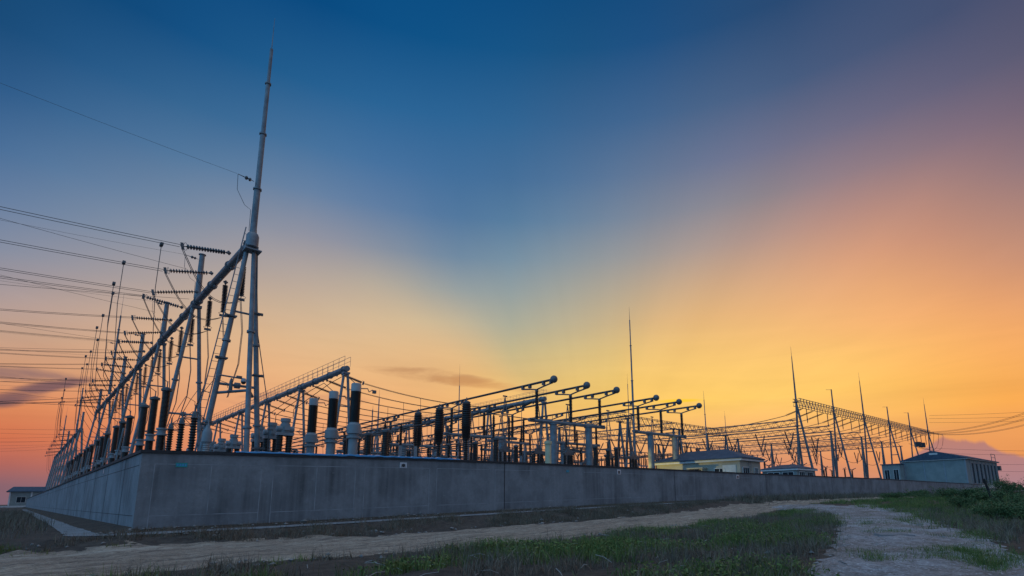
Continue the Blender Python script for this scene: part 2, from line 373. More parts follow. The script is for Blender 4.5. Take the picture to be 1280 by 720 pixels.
# the bank of cloud low on the right
e_at = lambda px, py: dirof(px, py)[1]
top = t.ramp(t.linear(AZ, dirof(1080, 560)[0], dirof(1340, 560)[0]),
             [(0, (0, 0, 0)), (.2, (.55,) * 3), (.36, (.83,) * 3), (.43, (1,) * 3), (.5, (.88,) * 3), (.63, (.84,) * 3), (.70, (.62,) * 3), (.85, (.5,) * 3), (1, (.45,) * 3)])
etop = t.math('ADD', t.math('MULTIPLY', top, e_at(1200, 541)), t.math('MULTIPLY', t.math('SUBTRACT', cn2, .5), .022))
bank = t.smooth(t.math('SUBTRACT', etop, EL), -.002, .006)
bank = t.math('MULTIPLY', bank, t.smooth(AZ, dirof(1060, 560)[0], dirof(1160, 560)[0]))
bank = t.math('MULTIPLY', bank, t.smooth(AZ, 1.9, 1.2))
bankc = t.ramp(t.linear(EL, 0, e_at(1200, 541)), [(0, lin((168, 130, 138))), (.45, lin((178, 128, 128))), (1, lin((190, 128, 112)))])
skyc = t.mix(t.math('MULTIPLY', bank, 1.0), skyc, bankc)
glint = blob(848, 501, 38, 3.2, -.02, .2, .8, .25)
skyc = t.mix(t.math('MULTIPLY', glint, .85), skyc, c4(lin((255, 205, 20))))
below = t.smooth(EL, -.01, -.05)
skyc = t.mix(below, skyc, (.03, .035, .045, 1))
skt = t.node('ShaderNodeTexSky', sky_type='NISHITA'); skt.sun_disc = False; skt.sun_elevation = rad(1.5)
SUN_AZ = dirof(770, 600)[0]
sunv = V3(fx * math.cos(SUN_AZ) + fy * math.sin(SUN_AZ), fy * math.cos(SUN_AZ) - fx * math.sin(SUN_AZ), 0)
skt.sun_rotation = math.atan2(sunv[0], sunv[1])
bg2 = t.node('ShaderNodeBackground'); t.link(skt.outputs[0], bg2.inputs[0]); bg2.inputs[1].default_value = .0015
add = t.node('ShaderNodeAddShader'); t.link(skyc, bg.inputs[0]); bg.inputs[1].default_value = 1.0
t.link(bg.outputs[0], add.inputs[0]); t.link(bg2.outputs[0], add.inputs[1]); t.link(add.outputs[0], out.inputs[0])

sd = bpy.data.lights.new('sun', 'SUN'); so = bpy.data.objects.new('sun', sd); COL.objects.link(so)
sd.energy = .25; sd.angle = rad(12); sd.color = (1, .62, .30)
so.rotation_euler = Vector((-sunv[0], -sunv[1], -math.tan(rad(2.5)))).to_track_quat('-Z', 'Y').to_euler()

SC.view_settings.view_transform = 'Standard'; SC.view_settings.look = 'None'; SC.view_settings.exposure = 0; SC.view_settings.gamma = 1
SC.view_settings.use_curve_mapping = False

# ------------------------------------------------------------------ terrain
def wall_y(x): return 0.0 if x <= 50 else -.07 * (x - 50)
def interp(x, xs, ys): return float(np.interp(x, xs, ys))
def base_z(x): return interp(x, [0, 4, 10, 17, 24, 34, 50, 68, 90, 132, 190], [0, .01, .08, .16, .24, .31, .3, .23, .14, -.06, -.13])
def n2(x, y, s, k=3): return mnoise.fractal(Vector((x * s, y * s, 3.7)), .9, 2.0, k)
def ground_z(x, y):
    dx = max(-x, 0.0); dy = max(wall_y(max(x, 0)) - y, 0.0); D = math.hypot(dx, dy)
    zb = base_z(max(x, 0))
    lowz = interp(x, [-60, 0, 20, 32, 50, 120], [-.55, -.42, -.42, -.36, -.12, -.2])
    if x < 0 and y > -1: lowz = -.35
    if x < 0 and y > 20: lowz = interp(y, [20, 60], [-.35, -.05])
    prof = interp(D, [0, .45, .8, 2.5, 3.1, 4.6, 200], [zb - .03, zb - .08, zb - .13, zb - .14, zb - .18, lowz, lowz])
    if D <= 0: return .02
    z = prof
    if D > 2.6:
        k = min(1, (D - 2.6) / 1.2) * (1.0 if D < 9 else .8)
        z += k * (.05 * n2(x, y, .9) + .03 * n2(x + 30, y, 2.6)) + (.10 * max(0, n2(x, y + 9, 1.5, 4)) if D < 5 else 0)
    if D > 11 and x > -3:
        z += .10 * min(1, (D - 11) / 3) * math.exp(-((x - 10) / 14) ** 2)
    if x > 22 and y < -12: z += .12 * min(1, (x - 22) / 10)
    if math.hypot(x, y) > 150: z = z * .5 - .1
    return z
def grid_axis(lo, hi, f0, f1, fine, grow=1.35):
    a = list(np.arange(f0, f1 + 1e-6, fine)); s = fine; x = f1
    while x < hi: s *= grow; x += s; a.append(x)
    s = fine; x = f0
    while x > lo: s *= grow; x -= s; a.insert(0, x)
    return a
gx = grid_axis(-6000, 6000, -8, 40, .2, 1.25); gy = grid_axis(-6000, 6000, -22, 3, .2, 1.25)
mb = MB(); vs = [(x, y, ground_z(x, y)) for y in gy for x in gx]; nx = len(gx)
mb.add(vs, [(j * nx + i, j * nx + i + 1, (j + 1) * nx + i + 1, (j + 1) * nx + i) for j in range(len(gy) - 1) for i in range(nx - 1)], True)
struct(mb.build('ground', 'soil'))

def strip(name, mat, line, widths, lift=.03, edge=-.05, step=.35, nw=14, rough=.5, flat=False):
    line = [V3(p[0], p[1], 0) for p in line]; L = [0]
    for a, b in zip(line[:-1], line[1:]): L.append(L[-1] + np.linalg.norm(b - a))
    n = int(L[-1] / step); S = np.linspace(0, L[-1], n)
    px = np.interp(S, L, [p[0] for p in line]); py = np.interp(S, L, [p[1] for p in line]); ww = np.interp(S, L, widths)
    if not flat:
        k = np.ones(9) / 9
        px = np.convolve(np.pad(px, 4, 'edge'), k, 'valid'); py = np.convolve(np.pad(py, 4, 'edge'), k, 'valid')
    tx = np.gradient(px); ty = np.gradient(py); l = np.hypot(tx, ty); tx /= l; ty /= l
    vs = []
    for i in range(n):
        for j in range(nw + 1):
            q = 2 * j / nw - 1; wob = (.25 * n2(S[i], q * 2 + 9, .7) + .22 * n2(S[i], q * 3 + 5, 2.2)) * rough * min(1, max(0, (abs(q) - .35) / .4))
            o = (q * ww[i] / 2) * (1 + wob)
            x, y = px[i] - ty[i] * o, py[i] + tx[i] * o
            if flat: z = base_z(max(x, 0)) - .115
            else:
                rut = -.035 * (math.exp(-((abs(q) - .42) / .13) ** 2)) + .012 * n2(x, y, 3.0)
                z = ground_z(x, y) * 1.0 + lift * (1 - q ** 4) + edge * q ** 6 + rut
            vs.append((x, y, z))
    k = nw + 1
    b = MB(); b.add(vs, [(i * k + j + 1, i * k + j, (i + 1) * k + j, (i + 1) * k + j + 1) for i in range(n - 1) for j in range(nw)], True)
    return struct(b.build(name, mat))
strip('dirt_road', 'road', [(-60, -5.5), (-10, -6.4), (-3, -6.6), (2.5, -7.4), (6.3, -8.7), (12, -8.8), (22, -7.9), (33, -6.2), (46, -5.2), (70, -6.0), (120, -10)], [7, 7, 7, 7.2, 7.2, 7.2, 6.6, 5, 3.4, 3, 3], lift=.07, nw=20)
strip('gravel_track', 'gravel', [(-14, -27.5), (0, -22.6), (6.5, -20.9), (11, -19.9), (17.5, -18.3), (25, -16), (32, -13.2), (38, -9.5), (41, -6.2)], [3.4, 3.4, 3.5, 3.4, 3.6, 5, 6.5, 7, 6], lift=.08, rough=1.0, nw=22)
strip('concrete_path', 'path', [(-1.25, 120), (-1.25, 8), (-1.25, .5), (-1.15, -.9), (-.5, -1.5), (.6, -1.65), (10, -1.65), (38, -1.65)], [.6, .6, .75, 1.0, 1.3, 1.5, 1.5, 1.5], step=.25, nw=6, flat=True)

# ------------------------------------------------------------------ perimeter walls
WX = [0, 3.45, 5.9, 9.6, 16.6, 23.7, 33.9, 42.4, 50, 53.1, 68.6, 91, 134, 192]
WZ = [2.60, 2.66, 2.69, 2.75, 2.81, 2.84, 2.85, 2.86, 2.87, 2.87, 2.84, 2.80, 2.50, 2.15]
def wtop(x): return interp(x, WX, WZ)
def wallbar(mb, pts, y0, y1, z0f, z1f, along):
    """prism along the wall line; offsets y0..y1 inward, z0..z1 as functions of the run"""
    vs = []
    for s in pts:
        for o, zf in ((y0, z0f), (y1, z0f), (y1, z1f), (y0, z1f)):
            p = along(s, o); vs.append((p[0], p[1], zf(s)))
    fs = []
    for i in range(len(pts) - 1):
        a, b = i * 4, i * 4 + 4
        for j in range(4): fs.append((a + j, b + j, b + (j + 1) % 4, a + (j + 1) % 4))
    fs += [(3, 2, 1, 0), tuple(len(pts) * 4 - 4 + j for j in range(4))]
    return mb.add(vs, fs)
RW = lambda s, o: (s, wall_y(s) + o)
LW = lambda s, o: (o, s)
LZ = lambda s: interp(s, [0, 24, 60, 210], [2.60, 2.62, 2.56, 2.45])
# right run
wr = thing('perimeter_wall', 'long grey concrete wall running from the corner away along the dirt road', 'wall'); wr['kind'] = 'thing'
pts = sorted(set([0.0] + list(np.arange(2, 50, 4)) + [50] + list(np.arange(56, 192, 8)) + [192]))
wallbar(MB(), pts, 0, .3, lambda s: -.7, lambda s: wtop(s) - .11, RW).build('wall_face', 'concrete', wr)
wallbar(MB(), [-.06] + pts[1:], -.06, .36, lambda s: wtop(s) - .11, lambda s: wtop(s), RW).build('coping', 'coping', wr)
def vline(s, z0, z1, w=.028): wallbar(MB(), [s - w / 2, s + w / 2], -.004, .01, lambda q: z0, lambda q: z1, RW).build('grout_line', 'joint', wr)
def hline(s0, s1, dz, bottom=False, w=.026):
    f0 = (lambda q: base_z(q) + dz) if bottom else (lambda q: wtop(q) - dz)
    wallbar(MB(), list(np.linspace(s0, s1, max(2, int((s1 - s0) / 2) + 1))), -.0035, .011, f0, lambda q: f0(q) + w, RW).build('grout_line', 'joint', wr)
s = .38; k = 0
while s < 46:
    e = s + 3.32
    zt = wtop(s) - .49; zb_ = base_z(s) + .36
    if k not in (5, 8): hline(s, e, .49)
    if k < 7 or k % 2: hline(s, e, .36, True)
    if k < 3: vline(s, base_z(s) - .1, zt); vline(e, base_z(s), wtop(s) - .2 if k == 0 else zt)
    if k in (0, 1): vline((s + e) / 2, zb_, zt)
    if k in (3, 4): vline(s, base_z(s), zt)
    s += 3.75; k += 1
for s in (16.05, 34.2, 52.5, 71, 95, 120, 150): wallbar(MB(), [s - .025, s + .025], -.006, .012, lambda q: base_z(q) - .2, lambda q: wtop(q) - .11, RW).build('expansion_joint', 'dark_joint', wr)
# left run
wl = thing('perimeter_wall', 'blue lit concrete wall running back from the corner under the tall tube gantry', 'wall'); wl['kind'] = 'thing'
pts = list(np.concatenate([[.302], np.arange(4, 60, 4), np.arange(60, 211, 10)]))
wallbar(MB(), [0.302] + pts[1:], .0, .3, lambda s: -.7, lambda s: LZ(s) - .11, LW).build('wall_face', 'concrete', wl)
# facing of the corner return
wallbar(MB(), [0.002, 0.302], -.002, .0, lambda s: -.7, lambda s: LZ(s) - .11, LW).build('wall_end', 'concrete', wl)
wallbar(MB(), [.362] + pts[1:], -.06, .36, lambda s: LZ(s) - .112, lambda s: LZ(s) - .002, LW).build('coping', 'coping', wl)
for zf in (lambda s: LZ(s) - .52, lambda s: .38): wallbar(MB(), pts, -.005, .01, zf, lambda q, zf=zf: zf(q) + .02, LW).build('grout_line', 'dark_joint', wl)
for s in (3.6, 8.8, 14, 19.2, 24.4, 29.6): wallbar(MB(), [s - .02, s + .02], -.006, .01, lambda q: 0, lambda q: LZ(q) - .11, LW).build('grout_line', 'dark_joint', wl)

# plates on the walls
def plate(px, py, w, h, mat, label, mark):
    p = at(px, py, 1, 0.0)
    o = thing('wall_sign', label, 'sign', (p[0], wall_y(p[0]) - .012, p[2]))
    MB().box((0, 0, 0), (w, .02, h)).build('sign_plate', mat, o)
    bb = MB()
    if mark == 'round':
        bb.lathe([(h * .3, 0), (h * .3, .004)], 14, (0, -.014, .0)); o2 = bb
        bb = MB(); n = 16
        vs = [(w * .3 * math.cos(2 * math.pi * i / n), -.0135, h * .26 * math.sin(2 * math.pi * i / n)) for i in range(n)]
        bb.add(vs, [tuple(range(n))]); bb.box((0, -.0125, -h * .3), (w * .7, .003, h * .1))
    else:
        for i in range(4): bb.box((-w * .34 + i * w * .225, -.0125, 0), (w * .15, .003, h * .5))
    bb.build('marking', 'black_mark' if mark == 'round' else 'blue_sheet', o)
plate(227, 581.3, .34, .15, 'teal', 'small teal plate near the wall corner below the coping', 'bars')
plate(504, 581.5, .36, .26, 'white_plate', 'white plate with a dark round emblem below the blue sheet', 'round')
plate(709.5, 589, .26, .16, 'teal', 'tiny teal plate between two white plates on the long wall', 'bars')
plate(773.5, 590, .42, .34, 'white_plate', 'white plate below the pair of balled busbar ends', 'round')
plate(922, 596, .6, .4, 'white_plate', 'white plate on the wall in front of the cream building', 'round')
p = at(130, 589, 0, 0.0)
o = thing('wall_sign', 'small pale tag on the blue lit side wall', 'sign', (-.01, p[1], p[2])); MB().box((0, 0, 0), (.016, .16, .22)).build('sign_plate', 'white_plate', o)

# blue plastic sheet lying on the coping
b = MB(); vs = []; n = 90
for i in range(n + 1):
    s = 2.75 + (13.0 - 2.75) * i / n
    w = .03 * n2(s, 1, 2.5) + .015 * math.sin(s * 9)
    e = min(1, min(i, n - i) / 8)
    for o, z in ((-.075, -.02 + w * .6), (-.02, .03 + abs(w)), (.12, .035 + abs(w) * 1.6), (.30, .02)):
        vs.append((s, o + w * .3, wtop(s) + .004 + z * (.5 + .5 * e) * 1.1))
b.add(vs, [(i * 4 + j, i * 4 + j + 1, i * 4 + j + 5, i * 4 + j + 4) for i in range(n) for j in range(3)], True)
o = b.build('plastic_sheet', 'blue_sheet'); tag(o, 'rumpled bright blue plastic sheet lying along the dark wall coping', 'plastic sheet')
o.modifiers.new('thick', 'SOLIDIFY').thickness = .008

# ------------------------------------------------------------------ yard floor
b = MB(); b.add([(.302, .302, .05), (60, .302, .05), (330, -20, .05), (330, 320, .05), (.302, 320, .05)], [(0, 1, 2, 3, 4)])
struct(b.build('yard_ground', 'gravel'))

# ------------------------------------------------------------------ tube gantry along the side wall
def flange(mb, p, r, w=.10, d=(0, 0, 1)):
    d = V3(*d) / np.linalg.norm(d); p = V3(*p)
    mb.lathe([(r, -w / 2), (r + .09, -w / 2), (r + .09, w / 2), (r, w / 2)], 12, p, d)
def leg_mb(top, foot, r0, r1, fl=(.32, .62)):
    mb = MB(); a, b_ = V3(*foot), V3(*top); mb.tube([a, b_], [r1, r0], 12)
    for q in fl: flange(mb, a + (b_ - a) * q, r1 + (r0 - r1) * q, .12, b_ - a)
    return mb
def ladder_mb(p0, p1, w=.36):
    mb = MB(); a, b_ = V3(*p0), V3(*p1); L = np.linalg.norm(b_ - a); e = V3(1, 0, 0) * w / 2
    mb.tube([a - e, b_ - e], .035, 6); mb.tube([a + e, b_ + e], .035, 6)
    n = int(L / .5)
    for i in range(1, n): q = a + (b_ - a) * i / n; mb.tube([q - e, q + e], .016, 4)
    return mb
def tube_gantry(name, label, x, y0, n, bay, z, spread, r_leg, r_beam, tail=0.0, railing=False, stubs=None, mat='steel', group=None, endbrace=False, ladder=False, segs=12):
    g = thing(name, label, 'gantry', (x, y0, 0), 0, group)
    ya, yb = -.25, (n - 1) * bay + tail
    mb = MB().tube([(0, ya, z), (0, yb, z)], r_beam, 16)
    for k in range(n):
        for q in (-.55, .55) if k else (.55,): flange(mb, (0, k * bay + q, z), r_beam, .1, (0, 1, 0))
        if k < n - 1:
            for q in (.33, .66): flange(mb, (0, (k + q) * bay, z), r_beam, .08, (0, 1, 0))
    # lugs under and beside the beam
    for k in range(n - 1):
        for q in (.18, .30, .48, .60, .78, .90): mb.box((0, (k + q) * bay, z - r_beam - .05), (.12, .2, .16))
    if tail: mb.tube([(0, yb, z), (0, yb + .7, z - .5), (0, yb + .9, z - 1.4)], r_beam * .8, 10)
    mb.build('beam', mat, g)
    proto = None
    for k in range(n):
        if proto is None:
            c = bpy.data.objects.new('column', MB().box((0, 0, z - r_beam - .16), (.75, .5, .22)).mesh('column'))
            c.data.materials.append(M[mat]); COL.objects.link(c); c.parent = g; c.location = (0, k * bay, 0)
            MB().tube([(-spread * .55, 0, z * .45), (spread * .55, 0, z * .45)], .085, 8).lathe([(.12, -.15), (.19, -.15), (.19, .15), (.12, .15)], 10, (0, 0, z * .45), (1, 0, 0)).build('cross_bar', mat, c); MB().tube([(-spread * .28, 0, z * .72), (spread * .28, 0, z * .72)], .07, 8).build('cross_bar', mat, c)
            for s in (-1, 1): leg_mb((s * .2, 0, z - r_beam - .1), (s * spread, 0, 0), r_leg * .82, r_leg).build('leg', mat, c)
            proto = c
        else: dup(proto, (0, k * bay, 0), parent=g)
    if endbrace:
        leg_mb((.12, -.25, z - .6), (.35, -2.6, 0), r_leg * .8, r_leg * .95, (.3, .66)).build('end_brace', mat, g)
        MB().tube([(-1.0, 0, 7.4), (.28, -1.5, 7.5)], .09, 8).tube([(.9, 0, 7.4), (.28, -1.5, 7.5)], .09, 8).box((-.4, -.7, 7.46), (.5, .3, .08)).build('tie_bar', mat, g)
        MB().lathe([(.30, -.55), (.37, -.5), (.37, .28), (.31, .42), (.22, .5), (.2, .8)], 14, (0, -.12, z + .1)).box((0, -.3, z - .75), (.95, .8, .08)).build('head_box', mat, g)
    if railing:
        mb = MB(); zt = z + r_beam
        for s in (-.32, .32):
            mb.tube([(s, ya, zt + 1.05), (s, yb, zt + 1.05)], .022, 5); mb.tube([(s, ya, zt + .55), (s, yb, zt + .55)], .018, 5)
            m_ = int((yb - ya) / 1.5)
            for i in range(m_ + 1): yy = ya + (yb - ya) * i / m_; mb.tube([(s, yy, zt - .1), (s, yy, zt + 1.05)], .02, 4)
        mb.build('walkway_railing', mat, g)
    for k, (top, spike) in (stubs or {}).items():
        r0 = .2 if spike < 3 else .26
        mb = MB()
        if top > z + 8:
            h = [z + .8, z + 3.8, z + 8, z + 12, top]; r = [.205, .172, .14, .108, .072]
            mb.lathe(sum([[(r[i], h[i]), (r[i] * .96, h[i + 1])] for i in range(len(h) - 1)], []), 12, (0, k * bay - .1, 0))
            for hh, rr in zip(h[1:-1], r[1:-1]): flange(mb, (0, k * bay - .1, hh), rr, .1)
            mb.tube([(0, k * bay - .1, top), (0, k * bay - .1, top + spike)], [.035, .012], 5)
        else:
            mb.tube([(0, k * bay, z), (0, k * bay, top)], [.24, .2], 10); flange(mb, (0, k * bay, top), .19, .06)
            if spike: mb.tube([(0, k * bay, top), (0, k * bay, top + spike)], [.05, .015], 5)
        mb.build('lightning_rod', mat, g)
    if ladder:
        for s_, hh in ((-1, 3.2), (-1, 5.4), (-1, 9.6), (-1, 12.4), (1, 4.1), (1, 8.8), (1, 12.9)):
            xx = s_ * (spread + (.2 - spread) * hh / z)
            MB().box((xx, -.02, hh), (.52, .46, .09)).box((xx + s_ * .3, -.1, hh), (.18, .12, .16)).build('leg_bracket', 'dark_steel', g)
        MB().tube([(spread + .2, -.1, 0), (spread + .16, -.1, 6), (.75, -.1, 12), (.3, -.2, z)], .03, 5).build('cable_conduit', 'dark_steel', g)
    if ladder: ladder_mb((-2.3, .6, 0), (-.1, .55, z + 1.2)).build('ladder', mat, g)
    return g
GX, GY, BAY, GZ = 6.0, 14.1, 15.0, 17.75
g1 = tube_gantry('tube_gantry', 'tall near steel tube gantry with one very high lightning rod behind the side wall', GX, GY, 7, BAY, GZ, 1.85, .17, .265, tail=3.2,
                 stubs={0: (32.6, 2.6), 1: (GZ + 4.4, 0), 2: (GZ + 4.2, 0), 3: (GZ + 4.2, 0), 4: (GZ + 4.2, 0), 5: (GZ + 14.5, 4), 6: (GZ + 4, 0)}, endbrace=True, ladder=True)
g1b = tube_gantry('tube_gantry', 'distant pale tube gantry in line with the tall one along the side wall', GX, 139.0, 8, BAY, GZ, 1.85, .24, .34,
                  stubs={0: (GZ + 4, 0), 1: (GZ + 12, 4), 3: (GZ + 4, 0), 5: (GZ + 12, 3)})
g2 = tube_gantry('tube_gantry', 'tube gantry with a walkway railing standing behind the three white based bushings', 21.0, 33.2, 6, 13.0, 15.2, 1.5, .17, .33, railing=True)
g3 = tube_gantry('tube_gantry', 'farther tube gantry with railing whose end shows below the busbars', 50.0, 31.1, 6, 13.0, 15.2, 1.5, .2, .36, railing=True)

# ------------------------------------------------------------------ insulator strings and conductors
def string_mesh(L, r=.15, n=None, hw=.35):
    n = n or int((L - 2 * hw) / .17)
    a = MB().lathe([(.03, 0), (.03, hw)] + sheds(.045, r, hw, L - hw, n) + [(.03, L - hw), (.03, L)], 10)
    return a
def orient(o, d):
    o.rotation_mode = 'QUATERNION'; o.rotation_quaternion = Vector(tuple(d)).to_track_quat('Z', 'Y')
class StringKind:
    def __init__(s, name, L, r, cat='insulator string', n=None):
        s.L = L; s.proto = None; s.name = name; s.r = r; s.cat = cat; s.n = n
    def put(s, a, d, label, group):
        """hang from a along d; returns the free end"""
        d = V3(*d); d /= np.linalg.norm(d)
        if s.proto is None:
            o = string_mesh(s.L, s.r, s.n).build(s.name, 'disc')
            MB().lathe([(.07, -.02), (.09, .06), (.09, .22), (.04, .3)], 8).box((0, 0, .1), (.05, .3, .12)).build('clevis', 'dark_steel', o)
            MB().box((0, 0, s.L - .12), (.06, .46, .16)).ring((0, 0, s.L - .3), s.r * 1.5, .014, 14).build('yoke_plate', 'dark_steel', o)
            s.proto = o
        else: o = dup(s.proto)
        o.location = tuple(a); orient(o, d); tag(o, label, s.cat, group)
        return V3(*a) + d * s.L
tension = StringKind('insulator_string', 3.1, .165)
hang = StringKind('suspension_string', 2.9, .19, n=19)
small = StringKind('insulator_string', 2.8, .165, n=18)
def wire_thing(name, label, cat, polys, r, group, mat='wire', part='wire', n=4):
    if len(polys) == 1:
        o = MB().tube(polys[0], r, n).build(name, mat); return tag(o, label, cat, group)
    g = thing(name, label, cat, tuple(polys[0][0]), 0, group); o0 = V3(*polys[0][0])
    for p in polys: MB().tube([V3(*q) - o0 for q in p], r, n).build(part, mat, g)
    return g
BAYW = lambda k: ORD[k] + ' bay from its tall rod'
SP = []
for k in range(6):
    for j, off in enumerate((3.9, 8.6, 13.2)):
        y = GY + 15 * k + off; ph = ABC[j]
        z0 = GZ + (.5 if j < 2 else .35)
        e = tension.put((GX - .3, y, z0), (-1, .10 * (((k * 5 + j * 2) % 5) - 2), (-.25, -.08, .03, -.16, -.2)[(k * 2 + j) % 5] if k else -.25), f'outward insulator string of the tall gantry, {ph} in the {BAYW(k)}', 'tension strings on the tall gantry')
        far = V3(-62, y + 1.0 + 6 * ((k * 5 + j * 3) % 4) * (k > 0), e[2] - .6 + ((k * 4 + j * 7) % 5 - 1.5) * 1.5 * (k > 0)); sg = 1.3 + .45 * ((k * 2 + j) % 4) * (k > 0); polys = []
        for s in (-.2, .2): polys.append(catenary(e + V3(0, s, 0), far + V3(0, s, 0), sg, 22))
        w = wire_thing('twin_conductor', f'twin conductor leaving the tall gantry, {ph} in the {BAYW(k)}', 'conductor', polys, .017, 'conductors leaving the tall gantry')
        # dropper from the conductor to the tall bushing below
        x1 = e[0] - .9 - .4 * j - .3 * ((k * 7 + j * 3) % 4); pz = np.interp(-x1, [-p[0] for p in polys[0]], [p[2] for p in polys[0]])
        topy = GY + 15 * k + (3.3, 7.3, 11.3)[j]
        d = [V3(x1, y, pz), V3(x1 - .02, y - .05, pz - 3), V3(x1 + .15, y - .4, 11), V3(2.2, topy + .4, 9.0), V3(3.0, topy, 8.3)]
        g = thing('dropper_wire', f'thin wire dropping from the {ph} conductor, tall gantry {BAYW(k)}', 'wire', tuple(d[0]), 0, 'droppers along the side wall')
        MB().tube([q - d[0] for q in d], .02, 4).build('wire', 'wire', g)
        MB().box((0, 0, .05), (.17, .42, .17)).tube([(0, -.25, 0), (0, .25, 0)], .05, 6).build('clamp', 'dark_steel', g)
        # vertical string and jumper
        hy = GY + 15 * k + (2.2, 6.7, 11.2)[j]
        if k < 5:
            he = hang.put((GX + .32, hy + .6, GZ - .35), (0.02, 0, -1), f'insulator string hanging below the tall gantry, {ph} in the {BAYW(k)}', 'strings hanging under the tall gantry')
            pts = []
            P0, P1 = e + V3(.1, 0, -.1), he
            for i in range(13):
                q = i / 12; pts.append(P0 + (P1 - P0) * q + V3(0, 0, -1.5 * math.sin(math.pi * q)))
            pts2 = [he + V3(.05, 0, 0), he + V3(.2, -.3, -2.2), he + V3(.1, -.6, -4.6), he + V3(-.4, -.9, -7.0)]
            pp = [[p + V3(0, s, 0) for p in pts + pts2[1:]] for s in (-.12, .12)]
            wire_thing('jumper_wire', f'curved jumper cable below the tall gantry, {ph} in the {BAYW(k)}', 'wire', pp, .02, 'jumpers under the tall gantry')
# distant continuation
far_string = StringKind('insulator_string', 3.1, .12, n=12)
for k in range(6):
    for j, off in enumerate((4.5, 12.0)):
        y = 139 + 15 * k + off
        e = far_string.put((GX - .3, y, GZ + .3 - .4 * j), (-1, .25 * ((k % 3) - 1), -.12 - .1 * (k % 2)), f'disc insulator string on the distant pale gantry, {("front", "rear")[j]} of two in its {ORD[k]} bay', 'tension strings on the distant gantry')
        if k < 4: wire_thing('overhead_conductor', f'conductor leaving the distant pale gantry, {("front", "rear")[j]} of two in its {ORD[k]} bay', 'conductor', [catenary(e, (-70, y + 6 * ((k * 2 + j) % 4), e[2] + 3.0 - k * 1.6 + 2 * j), 2.2, 14)], .018, 'conductors leaving the distant gantry', n=4)
        x1 = e[0] - .3
        if k < 3: wire_thing('dropper_wire', f'thin wire falling below the distant pale gantry, {("front", "rear")[j]} of two in its {ORD[k]} bay', 'wire', [[(x1, y, e[2]), (x1 - .2, y, e[2] - 3), (x1 + .2, y - .6, e[2] - 7.5), (x1 + 1.2, y - 1, 8)]], .018, 'droppers at the distant gantry')
# ground wires on the rods
def stubwire(y, z, zfar, label, x0=GX):
    a = V3(x0 - .25, y, z); m_ = a + V3(-1.0, 0, .1)
    g = thing('ground_wire', label, 'wire', tuple(a), 0, 'ground wires tied to the rods')
    MB().tube([q - a for q in catenary(m_, (-66, y + 4, zfar), 2.2, 20)], .009, 4).build('wire', 'wire', g)
    MB().lathe([(.02, 0), (.02, .15), (.12, .2), (.12, .28), (.03, .33), (.13, .42), (.13, .5), (.03, .56), (.02, .95)], 8, (0, 0, 0), (-1, 0, .1)).tube([(-.95, 0, .1), (-.9, 0, -1.0), (-.4, 0, -1.9), (-.02, 0, -2.1), (0, 0, -3.6)], .016, 4).build('tie_insulator', 'dark_steel', g)
stubwire(GY - .1, at(318, 228, 1, GY)[2], 31.5, 'thin ground wire tied high on the very tall lightning rod')
for k in range(1, 7):
    zz = GZ + (3.9 if k != 5 else 9.5)
    stubwire(GY + 15 * k, zz, zz + 1.2 + .4 * (k % 3), f'thin ground wire tied to the {ORD[k - 1]} rod beyond the very tall one')

for i, (y1, z1, y2, z2) in enumerate(((33, 22.0, 19, 23.5), (48, 21.8, 28, 25.0), (63, 21.5, 42, 21.0), (30, 18.2, 46, 15.5), (70, 18.0, 92, 13.0), (80, 18.2, 60, 19.5), (95, 18.0, 70, 20.5), (52, 18.2, 66, 14.0))):
    wire_thing('overhead_conductor', f'thin single wire crossing the others at the side wall, {ORD[i]} from the tall rod', 'conductor', [catenary((GX - .4, y1, z1), (-66, y2, z2), 1.6, 18)], .014, 'single wires fanning in over the side wall')
# ------------------------------------------------------------------ tall two-section bushings along the side wall
def proto_thing(name, label, cat, group, build):
    o = thing(name, label, cat, (0, 0, 0), 0, group); build(o); return o
def place(P, first, x, y, label, z=0.0, rz=0.0, group=None):
    o = P if first else dup(P)
    o.location = (x, y, z); o.rotation_euler = (0, 0, rz); o['label'] = label
    if group: o['group'] = group
    return o
def b_cvt(o):
    MB().box((0, 0, 1.2), (.35, .35, 2.4)).box((0, 0, 2.55), (1.0, 1.0, .5)).box((0, 0, .06), (.8, .8, .12)).build('support', 'grey_paint', o)
    MB().lathe([(.2, 2.8)] + sheds(.20, .235, 2.8, 4.95, 26), 14).build('lower_insulator', 'porcelain', o)
    MB().lathe([(.2, 4.9), (.29, 4.9), (.29, 5.0), (.22, 5.04), (.22, 5.22), (.29, 5.26), (.29, 5.36), (.2, 5.36)], 14).build('mid_flange', 'grey_paint', o)
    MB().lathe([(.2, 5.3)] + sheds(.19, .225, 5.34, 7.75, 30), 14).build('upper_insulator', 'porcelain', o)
    MB().lathe([(.2, 7.7), (.29, 7.72), (.30, 7.86), (.18, 7.92), (.1, 7.95), (.03, 8.0), (.03, 8.35)], 14).build('top_cap', 'dark_steel', o)
P = proto_thing('bushing_post', '', 'bushing', 'bushings in a row behind the side wall', b_cvt); first = True
for k in range(6):
    for j in range(3):
        place(P, first, 3.0, GY + 15 * k + (3.3, 7.3, 11.3)[j], f'tall dark two section bushing, {ABC[j]} of the {ORD[k]} trio along the side wall'); first = False
